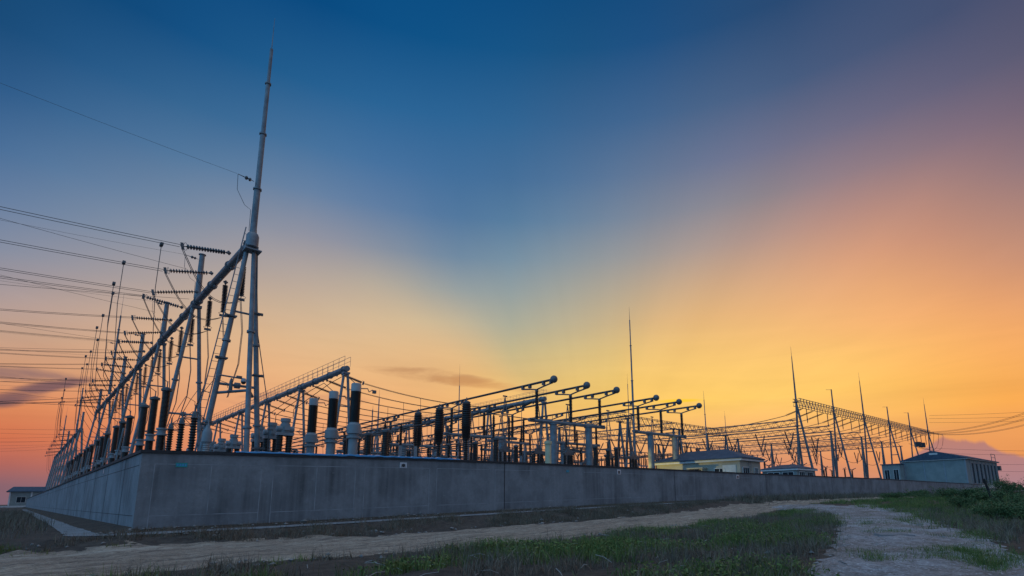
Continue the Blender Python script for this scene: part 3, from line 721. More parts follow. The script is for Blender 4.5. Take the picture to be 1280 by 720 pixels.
# light struts leaning beside them
def b_strut(o): pass
P = None
for k in range(8):
    y = GY + 8.8 + 7.5 * k
    mb = MB().tube([(0, 0, 0), (.25, -1.9, 5.6)], .05, 6); mb.tube([(.3, 0, 0), (.4, -1.6, 5.6)], .03, 5)
    for i in range(5): q = i / 5 + .1; mb.tube([(.25 * q, -1.9 * q, 5.6 * q), (.3 + .1 * q, -1.6 * q, 5.6 * q)], .02, 4)
    if P is None: P = mb.build('fence_strut', 'grey_paint')
    o = P if k == 0 else dup(P)
    o.location = (1.3, y, 0); tag(o, f'thin pale leaning strut just inside the side wall, {ORD[k]} from the corner', 'strut', 'leaning struts inside the side wall')

# ------------------------------------------------------------------ slender arresters with grading rings
def b_arr(o):
    MB().box((0, 0, 1.1), (.3, .3, 2.2)).box((0, 0, 2.25), (.7, .7, .15)).build('support', 'grey_paint', o)
    MB().lathe([(.12, 2.3), (.3, 2.32), (.3, 2.45), (.14, 2.55), (.3, 2.7), (.16, 2.85)], 12).build('base_counter', 'grey_paint', o)
    MB().lathe([(.1, 2.8)] + sheds(.13, .19, 2.85, 5.7, 18), 12).build('insulator', 'porcelain', o)
    mb = MB().ring((0, 0, 5.6), .5, .03, 20)
    for w in range(4): c, s = math.cos(w * math.pi / 2), math.sin(w * math.pi / 2); mb.tube([(.5 * c, .5 * s, 5.6), (.1 * c, .1 * s, 6.0)], .018, 4)
    mb.build('grading_ring', 'dark_steel', o)
    MB().lathe([(.14, 5.68), (.16, 5.8), (.1, 6.0), (.05, 6.05), (.04, 6.4)], 10).build('terminal', 'dark_steel', o)
P = proto_thing('surge_arrester', '', 'arrester', 'ringed arresters near the wall corner', b_arr)
names = ('nearest the wall corner', 'middle of the ringed trio', 'last of the ringed trio')
for i, y in enumerate((13.4, 16.7, 20.0)):
    place(P, i == 0, 3.85, y, f'slender dark arrester with a wire ring round its top, {names[i]}')
    a = V3(3.85, y, 6.4); e_ = V3(6.0, GY + (2.2, 6.7, 11.2)[i], 8.2)
    wire_thing('connection_wire', f'curved cable rising from the ringed arrester {names[i]}', 'wire', [[a, a + V3(.3, 0, .8), a * .5 + e_ * .5 + V3(0, 0, 1.1), e_ + V3(0, 0, .3), e_]], .02, 'cables on the ringed arresters')
# grey voltage transformer at the near leg
p = at(260, 535, 1, 12.4)
o = thing('voltage_transformer', 'pale grey bulbous voltage transformer beside the nearest gantry leg', 'transformer', (p[0], 12.4, p[2] - 6.0))
MB().box((0, 0, 1.6), (.3, .3, 4.4)).build('support', 'grey_paint', o)
MB().lathe([(.2, 3.5)] + sheds(.15, .2, 3.6, 5.2, 14), 14).build('insulator', 'pale_porcelain', o)
MB().lathe([(.2, 5.15), (.25, 5.2), (.25, 5.7), (.18, 5.9), (.12, 6.0), (.1, 6.15), (.03, 6.2), (.03, 6.5)], 14).build('tank', 'grey_paint', o)
# camera bracket on the near column
p = at(285, 470, 1, 13.6)
o = thing('security_camera', 'dome security camera on a bracket arm at the nearest gantry column', 'camera', tuple(p))
MB().tube([(-.45, 0, 0), (.95, 0, -.05)], .05, 8).box((.6, 0, .05), (.3, .12, .1)).build('bracket_arm', 'steel', o)
MB().lathe([(.04, .0), (.12, -.05), (.15, -.16), (.15, -.24)], 14, (.86, 0, 0)).build('housing', 'camera_white', o)
MB().ball((.86, 0, -.26), .14).build('dome', 'black_mark', o)
MB().lathe([(.03, -.1), (.07, -.2), (.1, -.35), (.11, -.85), (.05, -.9)], 12, (.2, 0, 0)).build('lamp_housing', 'dark_steel', o)

# ------------------------------------------------------------------ twin-bushing current transformers
def b_ct(o):
    MB().box((0, 0, 1.2), (.35, .35, 2.4)).box((0, 0, 2.45), (1.5, .8, .3)).build('support', 'grey_paint', o)
    for s in (-.28, .28): MB().lathe([(.15, 2.6)] + sheds(.17, .215, 2.6, 4.9, 22), 12, (s, 0, 0)).build('insulator', 'porcelain', o)
    MB().box((0, 0, 4.98), (.95, .5, .2)).lathe([(.27, 5.05), (.29, 5.08), (.29, 5.62), (.24, 5.64), (.24, 5.74), (.29, 5.76), (.29, 5.98), (.1, 6.0)], 16).lathe([(.16, -.52), (.2, -.5), (.2, .5), (.16, .52)], 12, (0, 0, 5.3), (1, 0, 0)).box((0, -.33, 5.35), (.3, .12, .3)).build('head', 'grey_paint', o)
    MB().tube([(-1.0, 0, 5.2), (-.7, 0, 5.2)], .05, 6).tube([(.7, 0, 5.2), (1.1, 0, 5.2)], .05, 6).ring((1.0, 0, 5.2), .18, .02, 10, 'y').build('terminal', 'dark_steel', o)
P = proto_thing('current_transformer', '', 'transformer', 'current transformers in a row', b_ct)
for i, y in enumerate((12.7, 15.2, 17.7, 24.0, 27.5, 30.5, 39, 42.5, 46)):
    place(P, i == 0, 8.55, y, f'grey headed transformer on two dark insulators, {ORD[i]} of its row from the long wall')

# ------------------------------------------------------------------ three big bushings with pale bases
def b_brk(o):
    MB().lathe([(.42, 0), (.42, .2), (.29, .25), (.27, 4.5), (.40, 4.52), (.40, 4.64), (.29, 4.66), (.29, 4.8)], 16).build('pedestal', 'grey_paint', o)
    MB().lathe([(.33, 4.78), (.40, 4.8), (.40, 5.34), (.32, 5.4), (.29, 5.5)], 16).box((.36, 0, 4.95), (.2, .22, .3)).build('tank', 'grey_paint', o)
    MB().lathe([(.25, 5.45)] + sheds(.28, .315, 5.5, 7.46, 30), 16).build('insulator', 'porcelain', o)
    MB().lathe([(.25, 7.42), (.3, 7.46), (.3, 7.9), (.27, 7.97), (.1, 8.0)], 16).build('top_cap', 'pale_porcelain', o)
    MB().tube([(.3, 0, 7.7), (.75, 0, 7.75), (.85, 0, 7.55), (1.05, 0, 7.7), (1.25, 0, 7.6)], .035, 6).box((1.2, 0, 7.6), (.2, .16, .2)).build('terminal', 'dark_steel', o)
P = proto_thing('breaker_bushing', '', 'bushing', 'big bushings on pale pedestals', b_brk)
for i, y in enumerate((8.5, 11.8, 15.2)):
    place(P, i == 0, 11.1, y, f'white capped dark bushing on a thick pale pedestal, {("largest and nearest the wall", "middle of the three", "rearmost of the three")[i]}')
    a = V3(11.0, y, 8.0); e_ = V3(8.9, y + 4, 6.1)
    wire_thing('connection_wire', f'cable arching from the {ABC[i]} white capped bushing to the current transformers', 'wire', [[a, a + V3(-.4, .5, .55), a * .6 + e_ * .4 + V3(0, 0, .9), e_ + V3(0, 0, .5), e_]], .025, 'cables on the big bushings')

# ------------------------------------------------------------------ barrel shaped bushings
def b_bar(o):
    MB().lathe([(.16, 0), (.16, .1), (.09, .12), (.09, 1.9), (.2, 1.95), (.2, 2.1)], 12).build('support', 'dark_steel', o)
    MB().lathe([(.1, 2.1)] + sheds(.12, .19, 2.1, 5.1, 20), 12).build('lower_insulator', 'porcelain', o)
    n = 18; pr = [(.2, 5.05), (.26, 5.1), (.26, 5.2)]
    for i in range(n):
        q = i / n; r = .30 + .075 * math.sin(math.pi * (q * .85 + .1)); z = 5.25 + 2.55 * q
        pr += [(r - .03, z), (r + .02, z + .05), (r - .03, z + .09)]
    MB().lathe(pr + [(.26, 7.82), (.2, 7.9)], 16).build('barrel_insulator', 'porcelain', o)
    MB().lathe([(.28, 7.8), (.3, 7.9), (.12, 8.0), (.04, 8.02), (.04, 8.25)], 12).build('top_cap', 'dark_steel', o)
P = proto_thing('barrel_bushing', '', 'bushing', 'barrel shaped bushings', b_bar)
for i, y in enumerate((8.8, 12.4, 15.6)):
    place(P, i == 0, 19.75, y, f'dark bushing swelling to a barrel, {("largest of three, under the balled busbars", "middle of three", "smallest of three")[i]}')

# ------------------------------------------------------------------ plain posts
def b_post(o):
    MB().box((0, 0, .9), (.28, .28, 1.8)).box((0, 0, 1.85), (.9, .5, .12)).build('support', 'grey_paint', o)
    MB().lathe([(.1, 1.9)] + sheds(.17, .205, 1.95, 4.9, 28), 12).build('insulator', 'porcelain', o)
    MB().lathe([(.22, 4.88), (.24, 5.0), (.1, 5.05), (.05, 5.1)], 10).build('top_cap', 'dark_steel', o)
P = proto_thing('post_insulator', '', 'insulator', 'plain post insulators', b_post)
plist = [((482, 538), 5.0), ((461, 542), 5.0), ((437, 545), 5.0), ((620, 548), 5.0), ((645, 557), 5.0), ((744, 558), 5.0), ((760, 562), 5.0), ((770, 560), 5.0), ((594, 553), 5.0)]
for i, (px, z) in enumerate(plist):
    q = at(*px, 2, z)
    place(P, i == 0, q[0], max(q[1], 1.5), 'plain dark fat post insulator ' + ['just beyond the three pale based bushings', 'between the pale based bushings and its fat twin', 'close behind the nearest pale based bushing', 'below the first pale portal column', 'behind the portal carrying the nearer balled busbars', 'between the two pale portal columns and the thin mast', 'short one beside the thin tall mast', 'close to the base of the thin tall mast', 'beside the smallest far portal'][i])
def b_tpost(o):
    MB().lathe([(.34, 0), (.3, .2), (.2, .3), (.2, 2.2), (.34, 2.3), (.34, 2.45)], 10).build('support', 'grey_paint', o)
    mb = MB().box((0, 0, 2.55), (1.7, .2, .16))
    for s in (-.75, .75): mb.lathe([(.05, 2.6), (.13, 2.65), (.07, 2.75), (.13, 2.82), (.07, 2.92), (.13, 2.98), (.05, 3.05)], 8, (s, 0, 0))
    mb.build('base_frame', 'dark_steel', o)
    MB().lathe([(.08, 2.6)] + sheds(.11, .165, 2.65, 5.6, 20), 10).build('insulator', 'porcelain', o)
    MB().tube([(-1.1, 0, 5.75), (1.2, 0, 5.8)], .05, 8).box((0, 0, 5.7), (.5, .2, .16)).ring((1.1, 0, 5.8), .14, .02, 10, 'y').build('contact_arm', 'dark_steel', o)
P = proto_thing('switch_post', '', 'switch', 'thin switch posts with a top arm', b_tpost); first = True
tl = []
for X0, ys in ((15.5, (12.5, 16, 19.5, 27, 31, 35)), (24.5, (18, 21.5, 25, 38, 42, 46)), (38.0, (15, 18.5, 22, 34, 38)), (57, (12, 16, 20, 33, 38)), (66, (14, 20, 26, 34))):
    for i, y in enumerate(ys):
        row = {15.5: 'beside the barrel bushings', 24.5: 'under the first balled busbars', 38.0: 'between the two busbar groups', 57: 'beyond the second busbar group', 66: 'beside the thin tall mast'}[X0]
        place(P, first, X0, y, f'switch post with top arm, {ORD[i]} from the wall {row}'); first = False

# ------------------------------------------------------------------ balled busbars on portals
ends = [(28.7, 8.3), (32.75, 7.95), (36.6, 7.4), (43.0, 7.0), (47.0, 6.6), (51.0, 6.3)]
ZB = 11.0
which = ['front balled busbar of the first group', 'middle balled busbar of the first group', 'rear balled busbar of the first group', 'front balled busbar of the second group', 'middle balled busbar of the second group', 'rear balled busbar of the second group']
for i, (x, y) in enumerate(ends):
    L = 62 if i < 3 else 80
    o = thing('tubular_busbar', f'{which[i]}, a thick dark tube ending in a ball', 'busbar', (x, y, ZB), 0, 'balled busbars')
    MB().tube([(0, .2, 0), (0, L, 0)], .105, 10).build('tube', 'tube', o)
    MB().ball((0, 0, 0), .34, 14).build('end_ball', 'dark_steel', o)
def portal(x0, x1, x2, y0, dy, label, zt=ZB):
    """three posts at x0,x1,x2 on a pale beam"""
    a = math.atan2(-dy, x2 - x0)
    o = thing('busbar_portal', label, 'support frame', (x0, y0, 0), 0, 'portals under the busbars')
    zb = 7.55
    q = lambda s: (s, -dy * s / (x2 - x0), 0)
    Ls = x2 - x0
    MB().tube([V3(*q(-.9)) + V3(0, 0, zb), V3(*q(Ls + .6)) + V3(0, 0, zb)], .17, 8).box((*q(-.6)[:2], zb + .12), (.5, .5, .1), a).box((*q(Ls + .2)[:2], zb + .12), (.5, .5, .1), a).build('beam', 'steel', o)
    for s in (Ls * .24, Ls * .80): MB().lathe([(.34, 0), (.34, zb - .15)], 12, q(s)).lathe([(.46, zb - .2), (.46, zb - .12)], 12, q(s)).build('column', 'steel', o)
    for s in (0, x1 - x0, Ls):
        x, y, _ = q(s)
        c = MB().lathe([(.08, zb + .15)] + sheds(.125, .18, zb + .18, zt - .75, 18), 12, (x, y, 0)).build('insulator', 'porcelain', o)
        mb = MB().tube([(x, y, zt - .78), (x, y, zt - .62)], .15, 8)
        mb.tube([(x, y - 1.9, zt - .3), (x, y - 1.0, zt - .42), (x, y, zt - .6), (x, y + 1.0, zt - .42), (x, y + 1.9, zt - .3)], .07, 6)
        for s2 in (-1.85, -.9, .9, 1.85): mb.box((x, y + s2, zt - .15), (.26, .22, .36))
        mb.build('busbar_cradle', 'dark_steel', o)
rows = ['nearest the long wall', 'second back from the wall', 'third back from the wall', 'fourth back from the wall', 'fifth back from the wall']
for k in range(5):
    portal(28.7, 32.75, 36.6, 10.5 + 13.3 * k, .9, f'pale portal with three dark posts under the longer busbars, {rows[k]}')
for k in range(5):
    portal(43.0, 47.0, 51.0, 9.4 + 13.3 * k, .7, f'pale portal with three dark posts under the smaller busbar group, {rows[k]}')
# folding switches below each busbar
def b_pan(o):
    MB().lathe([(.3, 0), (.3, 2.3), (.42, 2.35), (.42, 2.45)], 10).box((0, 0, 2.52), (1.7, .5, .16)).build('support', 'grey_paint', o)
    for s in (-.55, .0, .55): MB().lathe([(.08, 2.6)] + sheds(.11, .16, 2.6, 5.0, 15), 10, (s, 0, 0)).build('insulator', 'porcelain', o)
    MB().box((0, 0, 5.15), (1.4, .3, .25)).box((0, 0, 5.4), (.8, .26, .3)).box((0, 0, 5.7), (.35, .22, .4)).lathe([(.1, -.9), (.14, -.8), (.14, .8), (.1, .9)], 8, (0, 0, 5.2), (1, 0, 0)).build('gear_head', 'dark_steel', o)
    MB().tube([(0, 0, 5.8), (.35, 0, 8.2), (0, 0, 10.3)], .05, 6).tube([(0, 0, 5.8), (-.35, 0, 8.2), (0, 0, 10.3)], .05, 6).ring((0, 0, 8.3), .42, .02, 14, 'y').box((0, 0, 10.4), (.5, .1, .12)).build('folding_arm', 'dark_steel', o)
P = proto_thing('folding_switch', '', 'switch', 'folding switches under the busbars', b_pan); first = True
for i, (x, y) in enumerate(ends):
    for k in range(4):
        place(P, first, x - .1, y + 6.5 + 11.0 * k, f'folding arm switch, {ORD[k]} from the wall under the {which[i]}'); first = False

# ------------------------------------------------------------------ low busbars on short posts
for gi, (xs_, y0, L, z) in enumerate((((14.2, 15.4, 16.6), 9.0, 42, 6.0), ((24.0, 25.2, 26.4), 14.0, 48, 5.6), ((38.0, 39.4, 40.8), 12.0, 52, 5.8), ((57, 58.5, 60), 14, 50, 6.2))):
    for j, x in enumerate(xs_):
        o = thing('low_busbar', f'thin low busbar tube on short posts, {ABC[j]} of three {("beside the barrel bushings", "before the first portals", "between the portal groups", "beyond the second portals")[gi]}', 'busbar', (x, y0, 0), 0, 'low busbars')
        MB().tube([(0, 0, z), (0, L, z)], .055, 8).build('tube', 'tube', o)
        for k in range(int(L / 9) + 1):
            MB().lathe([(.07, z - 1.5)] + sheds(.075, .115, z - 1.5, z - .12, 10) + [(.05, z - .1), (.05, z + .1)], 8, (0, 1.5 + 9 * k, 0)).build('insulator', 'porcelain', o)
            MB().box((0, 1.5 + 9 * k, (z - 1.5) / 2), (.16, .16, z - 1.5)).build('post', 'grey_paint', o)
# ------------------------------------------------------------------ pale support frames and tall thin posts deeper in the yard
def b_frame(o):
    for x in (-2.2, 2.2):
        MB().tube([(x - .35, 0, 0), (x, 0, 6.2)], .09, 6).tube([(x + .35, 0, 0), (x, 0, 6.2)], .09, 6).build('leg', 'steel', o)
    MB().box((0, 0, 6.3), (5.4, .2, .24)).build('beam', 'steel', o)
    for x in (-2.0, 0, 2.0):
        MB().lathe([(.05, 6.4)] + sheds(.10, .15, 6.45, 8.6, 13) + [(.12, 8.65), (.05, 8.9)], 8, (x, 0, 0)).build('insulator', 'porcelain', o)
    MB().tube([(-2.6, 0, 8.95), (2.6, 0, 8.95)], .05, 6).build('contact_arm', 'dark_steel', o)
P = proto_thing('support_frame', '', 'support frame', 'pale support frames in the yard', b_frame); first = True
for i, x in enumerate((31, 45, 60, 69, 78, 88, 98)):
    for j in range(5):
        place(P, first, x + .7 * j, 17 + 3.2 * i % 7 + 11.5 * j, f'pale frame with three dark posts, {ORD[j]} from the wall in the {ORD[i]} frame row'); first = False
def b_thin(o):
    MB().tube([(0, 0, 0), (0, 0, 5.2)], .11, 8).build('support', 'steel', o)
    MB().lathe([(.06, 5.2)] + sheds(.09, .14, 5.25, 8.2, 16) + [(.1, 8.3), (.03, 8.4)], 8).build('insulator', 'porcelain', o)
    MB().ring((0, 0, 8.3), .3, .025, 12).tube([(0, 0, 8.4), (.05, 0, 10.6)], .03, 5).build('terminal', 'dark_steel', o)
P = proto_thing('post_insulator', '', 'insulator', 'tall thin posts in the yard', b_thin); first = True
for i, x in enumerate((34.5, 41.5, 55, 63, 73, 84)):
    for j in range(5):
        place(P, first, x, 19 + 2.1 * i % 5 + 9.0 * j, f'tall thin ringed post, {ORD[j]} from the wall in the {ORD[i]} row past the portals'); first = False

# ------------------------------------------------------------------ strain buses between the two railed gantries
for k in range(5):
    for j, off in enumerate((2.0, 6.2, 10.4)):
        ya = 33.2 + 13 * k + off; yb = 31.1 + 13 * k + off; ph = ABC[j]
        a = V3(21.35, ya, 15.0); bb = V3(49.65, yb, 15.0); dz = -.22
        e1 = small.put(a, (1, -.05, dz - .05), f'dark insulator string on the nearer railed gantry, {ph} in its {ORD[k]} bay', 'strings on the nearer railed gantry')
        e2 = small.put(bb, (-1, .05, dz - .25), f'dark insulator string slanting from the farther railed gantry, {ph} of three in its {ORD[k]} bay', 'strings on the farther railed gantry')
        c = catenary(e1, e2, .9, 16)
        wire_thing('strain_bus', f'twin cable slung between the two railed gantries, {ph} of three in the {ORD[k]} bay', 'conductor', [[p + V3(0, s, 0) for p in c] for s in (-.15, .15)], .028, 'cables slung between the railed gantries')
        if k < 3:
            for q in (5, 11):
                p = c[q]
                wire_thing('dropper_wire', f'vertical cable falling from the {ph} slung cable of the {ORD[k]} bay, {"nearer" if q == 5 else "farther"} gantry side', 'wire', [[p, p + V3(.1, 0, -3), p + V3(.3, -.3, -6.4)]], .03, 'cables falling from the slung buses')

# ------------------------------------------------------------------ lightning masts
def mast(x, y, top, spike, label, r=.2):
    o = thing('lightning_mast', label, 'mast', (x, y, 0))
    mb = MB(); h = [0, top * .35, top * .65, top * .85, top]; rr = [r, r * .82, r * .62, r * .45, r * .3]
    mb.lathe(sum([[(rr[i], h[i]), (rr[i] * .95, h[i + 1])] for i in range(4)], []), 10)
    for i in (1, 2, 3): flange(mb, (0, 0, h[i]), rr[i], .08)
    mb.build('pole', 'steel', o)
    MB().tube([(0, 0, top), (0, 0, top + spike)], [.04, .012], 5).build('spike', 'dark_steel', o)
q = at(787, 400, 1, 22.0); mast(q[0], 22.0, q[2], 2.2, 'tall thin lightning mast rising just left of the second busbar group', .19)
q = at(784.5, 480, 1, 62.0); mast(q[0], 62.0, q[2], 3.0, 'shorter mast seen close beside the tall thin mast', .2)
q = at(880, 500, 1, 24.0); mast(q[0], 24.0, q[2], 1.8, 'slim mast rising behind the cream building', .16)
q = at(574.3, 482, 1, 90.0); mast(q[0], 90.0, q[2], 6.0, 'faint distant mast standing beyond the busbars under the brown cloud', .28)
q = at(906, 520, 1, 60.0); mast(q[0], 60.0, q[2], 2.0, 'short distant mast among the lattice beams beyond the cream building', .2)
q = at(474, 498, 1, 80.0); mast(q[0], 80.0, q[2], 2.0, 'faint distant mast behind the railed gantry end', .25)
q = at(466, 512, 1, 85.0); mast(q[0], 85.0, q[2], 1.0, 'short faint mast left of another faint mast behind the railed gantry', .25)
# post with yellow lamp light painted into its colour
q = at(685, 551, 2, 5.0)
o = thing('cable_post', 'short fat post coloured as if lit yellow beside the first portal column', 'post', (q[0], q[1], 0))
MB().lathe([(.24, 0), (.24, 4.7), (.3, 4.75), (.3, 4.95), (.1, 5.0)], 14).build('pipe', 'lamplight_tint', o)

# ------------------------------------------------------------------ lattice gantries of the high-voltage yard
def lattice_mb(mb, p0, p1, w, h, panel, r=.06, rb=.035):
    """square lattice beam between p0 and p1 (top chord at z)"""
    p0, p1 = V3(*p0), V3(*p1); d = p1 - p0; L = np.linalg.norm(d); d /= L
    s = np.cross(d, V3(0, 0, 1)); s /= np.linalg.norm(s)
    ch = [s * w / 2, -s * w / 2, s * w / 2 - V3(0, 0, h), -s * w / 2 - V3(0, 0, h)]
    for c in ch: mb.tube([p0 + c, p1 + c], r, 5)
    n = max(2, int(round(L / panel)))
    for i in range(n + 1):
        q = p0 + d * (L * i / n)
        if i < n:
            q2 = p0 + d * (L * (i + 1) / n); m_ = (q + q2) / 2
            for t_, b_ in ((ch[0], ch[2]), (ch[1], ch[3])): mb.tube([q + b_, m_ + t_, q2 + b_], rb, 4, False)
            mb.tube([q + ch[0], q2 + ch[1]], rb * .8, 4, False)
            for c in (ch[0], ch[1]): mb.box(m_ + c + V3(0, 0, .06), (.14, .14, .14))
    return mb
def a_col(g, name, x, y, z, dx0, dy0, dx1, dy1, r, mat='dark_steel', base=0.0):
    c = MB().box((x, y, z + .05), (r * 4, r * 4, .2)).build(name, mat, g)
    for q in (.55, .2):
        P0 = V3(x + dx0 * (1 - q), y + dy0 * (1 - q), z * q); P1 = V3(x + dx1 * (1 - q), y + dy1 * (1 - q), z * q); MB().tube([P0, P1], r * .5, 6).build('cross_bar', mat, c)
    MB().tube([(x + dx0, y + dy0, base), (x, y, z)], [r, r * .75], 8).build('leg', mat, c)
    MB().tube([(x + dx1, y + dy1, base), (x, y, z)], [r, r * .75], 8).build('leg', mat, c)
    return c
# big one on the right: six columns
R0 = V3(141.6, 25.3, 0); RD = V3(267.0 - 141.6, 13.1 - 25.3, 0) / 5; RN = V3(RD[1], -RD[0], 0) / np.linalg.norm(RD)   # RN points out over the wall
ZR = 25.2
g = thing('lattice_gantry', 'long lattice gantry on six tall columns with lightning rods standing highest beyond the cream building', 'gantry')
lattice_mb(MB(), R0 + V3(0, 0, ZR + 1.0), R0 + RD * 5 + V3(0, 0, ZR + 1.0), 1.6, 2.0, 1.9, .09, .055).build('lattice_beam', 'dark_steel', g)
tops = [(990, 437), (1037, 484), (1071, 470), (1105, 506), (1132, 515), (1150, 500)]
for k in range(6):
    p = R0 + RD * k
    o0 = -RN * 1.2; o1 = RN * 3.6
    a_col(g, 'column', p[0], p[1], ZR, o0[0], o0[1], o1[0], o1[1], .36 if k == 0 else .3)
    zt = at(*tops[k], 0, p[0])[2]
    zt = ZR + (13 if k in (0,) else 0) + [0, 6.8, 13, 6.6, 6.8, 13][k]
    mb = MB().tube([(p[0], p[1], ZR), (p[0], p[1], ZR + (zt - ZR) * .5), (p[0], p[1], zt)], [.26, .2, .1 if k in (0, 2, 5) else .17], 8)
    if k in (0, 2, 5): mb.tube([(p[0], p[1], zt), (p[0], p[1], zt + 3)], [.06, .015], 5)
    else: mb.tube([p + V3(0, 0, zt - .1), p + V3(-1.2, 1.2, zt - .1)], .05, 5)
    mb.build('lightning_rod', 'dark_steel', g)
# lattice gantries behind
def lat(label, p0, p1, z, ncol, legs, r=.34, w=1.4, h=1.7):
    o = thing('lattice_gantry', label, 'gantry', (0, 0, 0), 0, 'lattice gantries in the far yard')
    p0, p1 = V3(*p0, 0), V3(*p1, 0)
    lattice_mb(MB(), p0 + V3(0, 0, z), p1 + V3(0, 0, z), w, h, 2.2, .08, .055).build('lattice_beam', 'dark_steel', o)
    for k in range(ncol):
        p = p0 + (p1 - p0) * k / (ncol - 1)
        a_col(o, 'column', p[0], p[1], z - h, -legs[0], -legs[1], legs[0], legs[1], r)
    return o
lat('lattice beam running back from the first column of the highest gantry', (139.0, 24.8), (136.5, 76), 20, 3, (2, 0))
lat('lattice beam ending short of the second column of the highest gantry', (160, 22.5), (157, 78), 20, 3, (2, 0))
lat('lattice beam below the third column of the highest gantry', (185.5, 20.5), (182, 78), 20, 3, (2, 0))
lat('lattice beam below the fourth column of the highest gantry', (211, 20), (208, 78), 20, 3, (2, 0))
lat('lattice beam below the last bays of the highest gantry', (238, 19), (235, 78), 20, 3, (2, 0))
lat('lattice beam over the second busbar group, sloping away from the thin tall mast', (93, 47), (92, 112), 20, 4, (2, 0))
lat('lattice beam crossing behind the ball ends toward the cream building', (96, 51.5), (146, 48.5), 20, 3, (0, 2))
lat('second lattice beam farther back behind the cream building', (100, 80), (205, 74), 20, 5, (0, 2))
lat('lattice beam far behind the first busbar group', (93, 120), (200, 112), 20, 5, (0, 2))
lat('faint lattice beam at the back of the yard', (70, 150), (190, 146), 18, 6, (0, 2))
lat('low lattice beam seen through the second portal', (75, 92), (76, 150), 17, 4, (2, 0))
lat('lattice beam beyond the first portal pair', (118, 50), (117, 108), 20, 3, (2, 0))
# V strings and cables between the far gantries
vs_proto = None
xs = [118, 139, 160, 185.5, 211, 238]
def v_string(p, ax, label):
    global vs_proto
    if vs_proto is None:
        o = thing('v_string', label, 'insulator string', (0, 0, 0), 0, 'V shaped strings in the far yard')
        for s in (-1, 1):
            d = V3(s * 3.3, 0, 4.4); MB().lathe([(.05, 0), (.06, .3)] + sheds(.12, .2, .3, 5.2, 16) + [(.06, 5.5)], 7, (0, 0, -4.4), d).build('string_arm', 'disc', o)
        MB().box((0, 0, -4.5), (.8, .16, .4)).build('yoke_plate', 'dark_steel', o)
        vs_proto = o
    else: o = dup(vs_proto)
    o.location = tuple(p); o.rotation_euler = (0, 0, ax); tag(o, label, 'insulator string', 'V shaped strings in the far yard')
nm = ['beyond the cream building'] + ['by the %s column of the highest gantry' % w for w in ('first', 'second', 'third', 'fourth', 'fifth')]
for i, x in enumerate(xs):
    for j in range(6):
        y = (53 if i == 0 else 27) + 8 * j
        v_string((x, y, 17.0), 0.0, f'V shaped dark strings {nm[i]}, {ORD[j]} from the wall')
for i in range(len(xs) - 1):
    for j in range(0, 4, 2):
        y = 27 + 8 * j
        if i == 0: continue
        a, b_ = V3(xs[i], y, 12.4), V3(xs[i + 1], y, 12.4)
        wire_thing('strain_bus', f'cable slung {nm[i]}, {ORD[j]} from the wall', 'conductor', [catenary(a, b_, 1.6, 12)], .07, 'cables slung in the far yard')
st_ = StringKind('insulator_string', 5.0, .26, n=18)
for k in range(5):
    for j in range(3):
        p = R0 + RD * (k + .22 + .28 * j) + V3(0, 0, ZR - 1.1)
        e = st_.put(p - RN * .8, (-RN[0] - .05, -RN[1], -.28), f'long dark string slanting inward from the highest gantry, {ABC[j]} of three in its {ORD[k]} bay', 'strings on the highest gantry')
        tgt = V3(e[0] - 14, e[1] + 34, 19.5)
        wire_thing('strain_bus', f'cable sagging inward from the highest gantry, {ABC[j]} of three in its {ORD[k]} bay', 'conductor', [catenary(e, tgt, 1.2, 12), catenary(e + V3(.5, 0, 0), tgt + V3(.5, 0, 0), 1.2, 12)], .045, 'cables from the highest gantry')
        mb = MB().lathe([(.05, 0), (.05, .3)] + sheds(.09, .16, .3, 3.9, 12) + [(.05, 4.2)], 7, (0, 0, 0), (0, 0, -1)).build('suspension_string', 'disc')
        mb.location = tuple(p + RD * .1 / 25 + V3(.5, 0, 0)); tag(mb, f'dark string hanging under the highest gantry beam, {ABC[j]} of three in its {ORD[k]} bay', 'insulator string', 'hanging strings on the highest gantry')
# outgoing strings and lines at its far end
for j in range(3):
    p = R0 + RD * (4.35 + .28 * j) + V3(0, 0, ZR - .2)
    e = st_.put(p + RN * .8 + V3(0, 0, 0), (RN[0] + .5, RN[1], -.2), f'dark string reaching outward at the far end of the highest gantry, {ABC[j]} of three', 'outgoing strings on the highest gantry')
    far = V3(330, -60, 44 + 3 * j); far = at(1330, (497, 506, 516)[j], 1, -30.0)
    wire_thing('overhead_conductor', f'overhead line crossing the orange sky beyond the highest gantry, {ABC[j]} of three', 'conductor', [catenary(e, far, 2.5, 20), catenary(e + V3(0, .4, .3), far + V3(0, .4, .3), 2.5, 20)], .055, 'lines leaving the highest gantry')
    lo = [e + V3(0, 0, -.2)]
    for i in range(1, 9):
        q = i / 8; lo.append(e + (p + V3(-3, 3, -5) - e) * q + V3(2.0 * math.sin(math.pi * q), -2 * math.sin(math.pi * q), -4.5 * math.sin(math.pi * q)))
    wire_thing('jumper_wire', f'drooping loop of cable at the outer end of the highest gantry, {ABC[j]} of three', 'wire', [lo], .06, 'loops at the far gantry end')
# two dark trap boxes hung under the last bay
for j in range(2):
    p = R0 + RD * (4.45 + .24 * j) + V3(0, 1.0, ZR - 6.4)
    o = thing('line_trap', f'dark drum hung under the last bay of the highest gantry, {("inner", "outer")[j]} of two', 'line trap', tuple(p))
    MB().lathe([(.8, 0), (1.25, .1), (1.25, 1.9), (.8, 2.0)], 14).build('drum', 'black_mark', o)
    MB().tube([(0, 0, 2.0), (.2, 0, 5.4)], .08, 6).build('hanger', 'dark_steel', o)
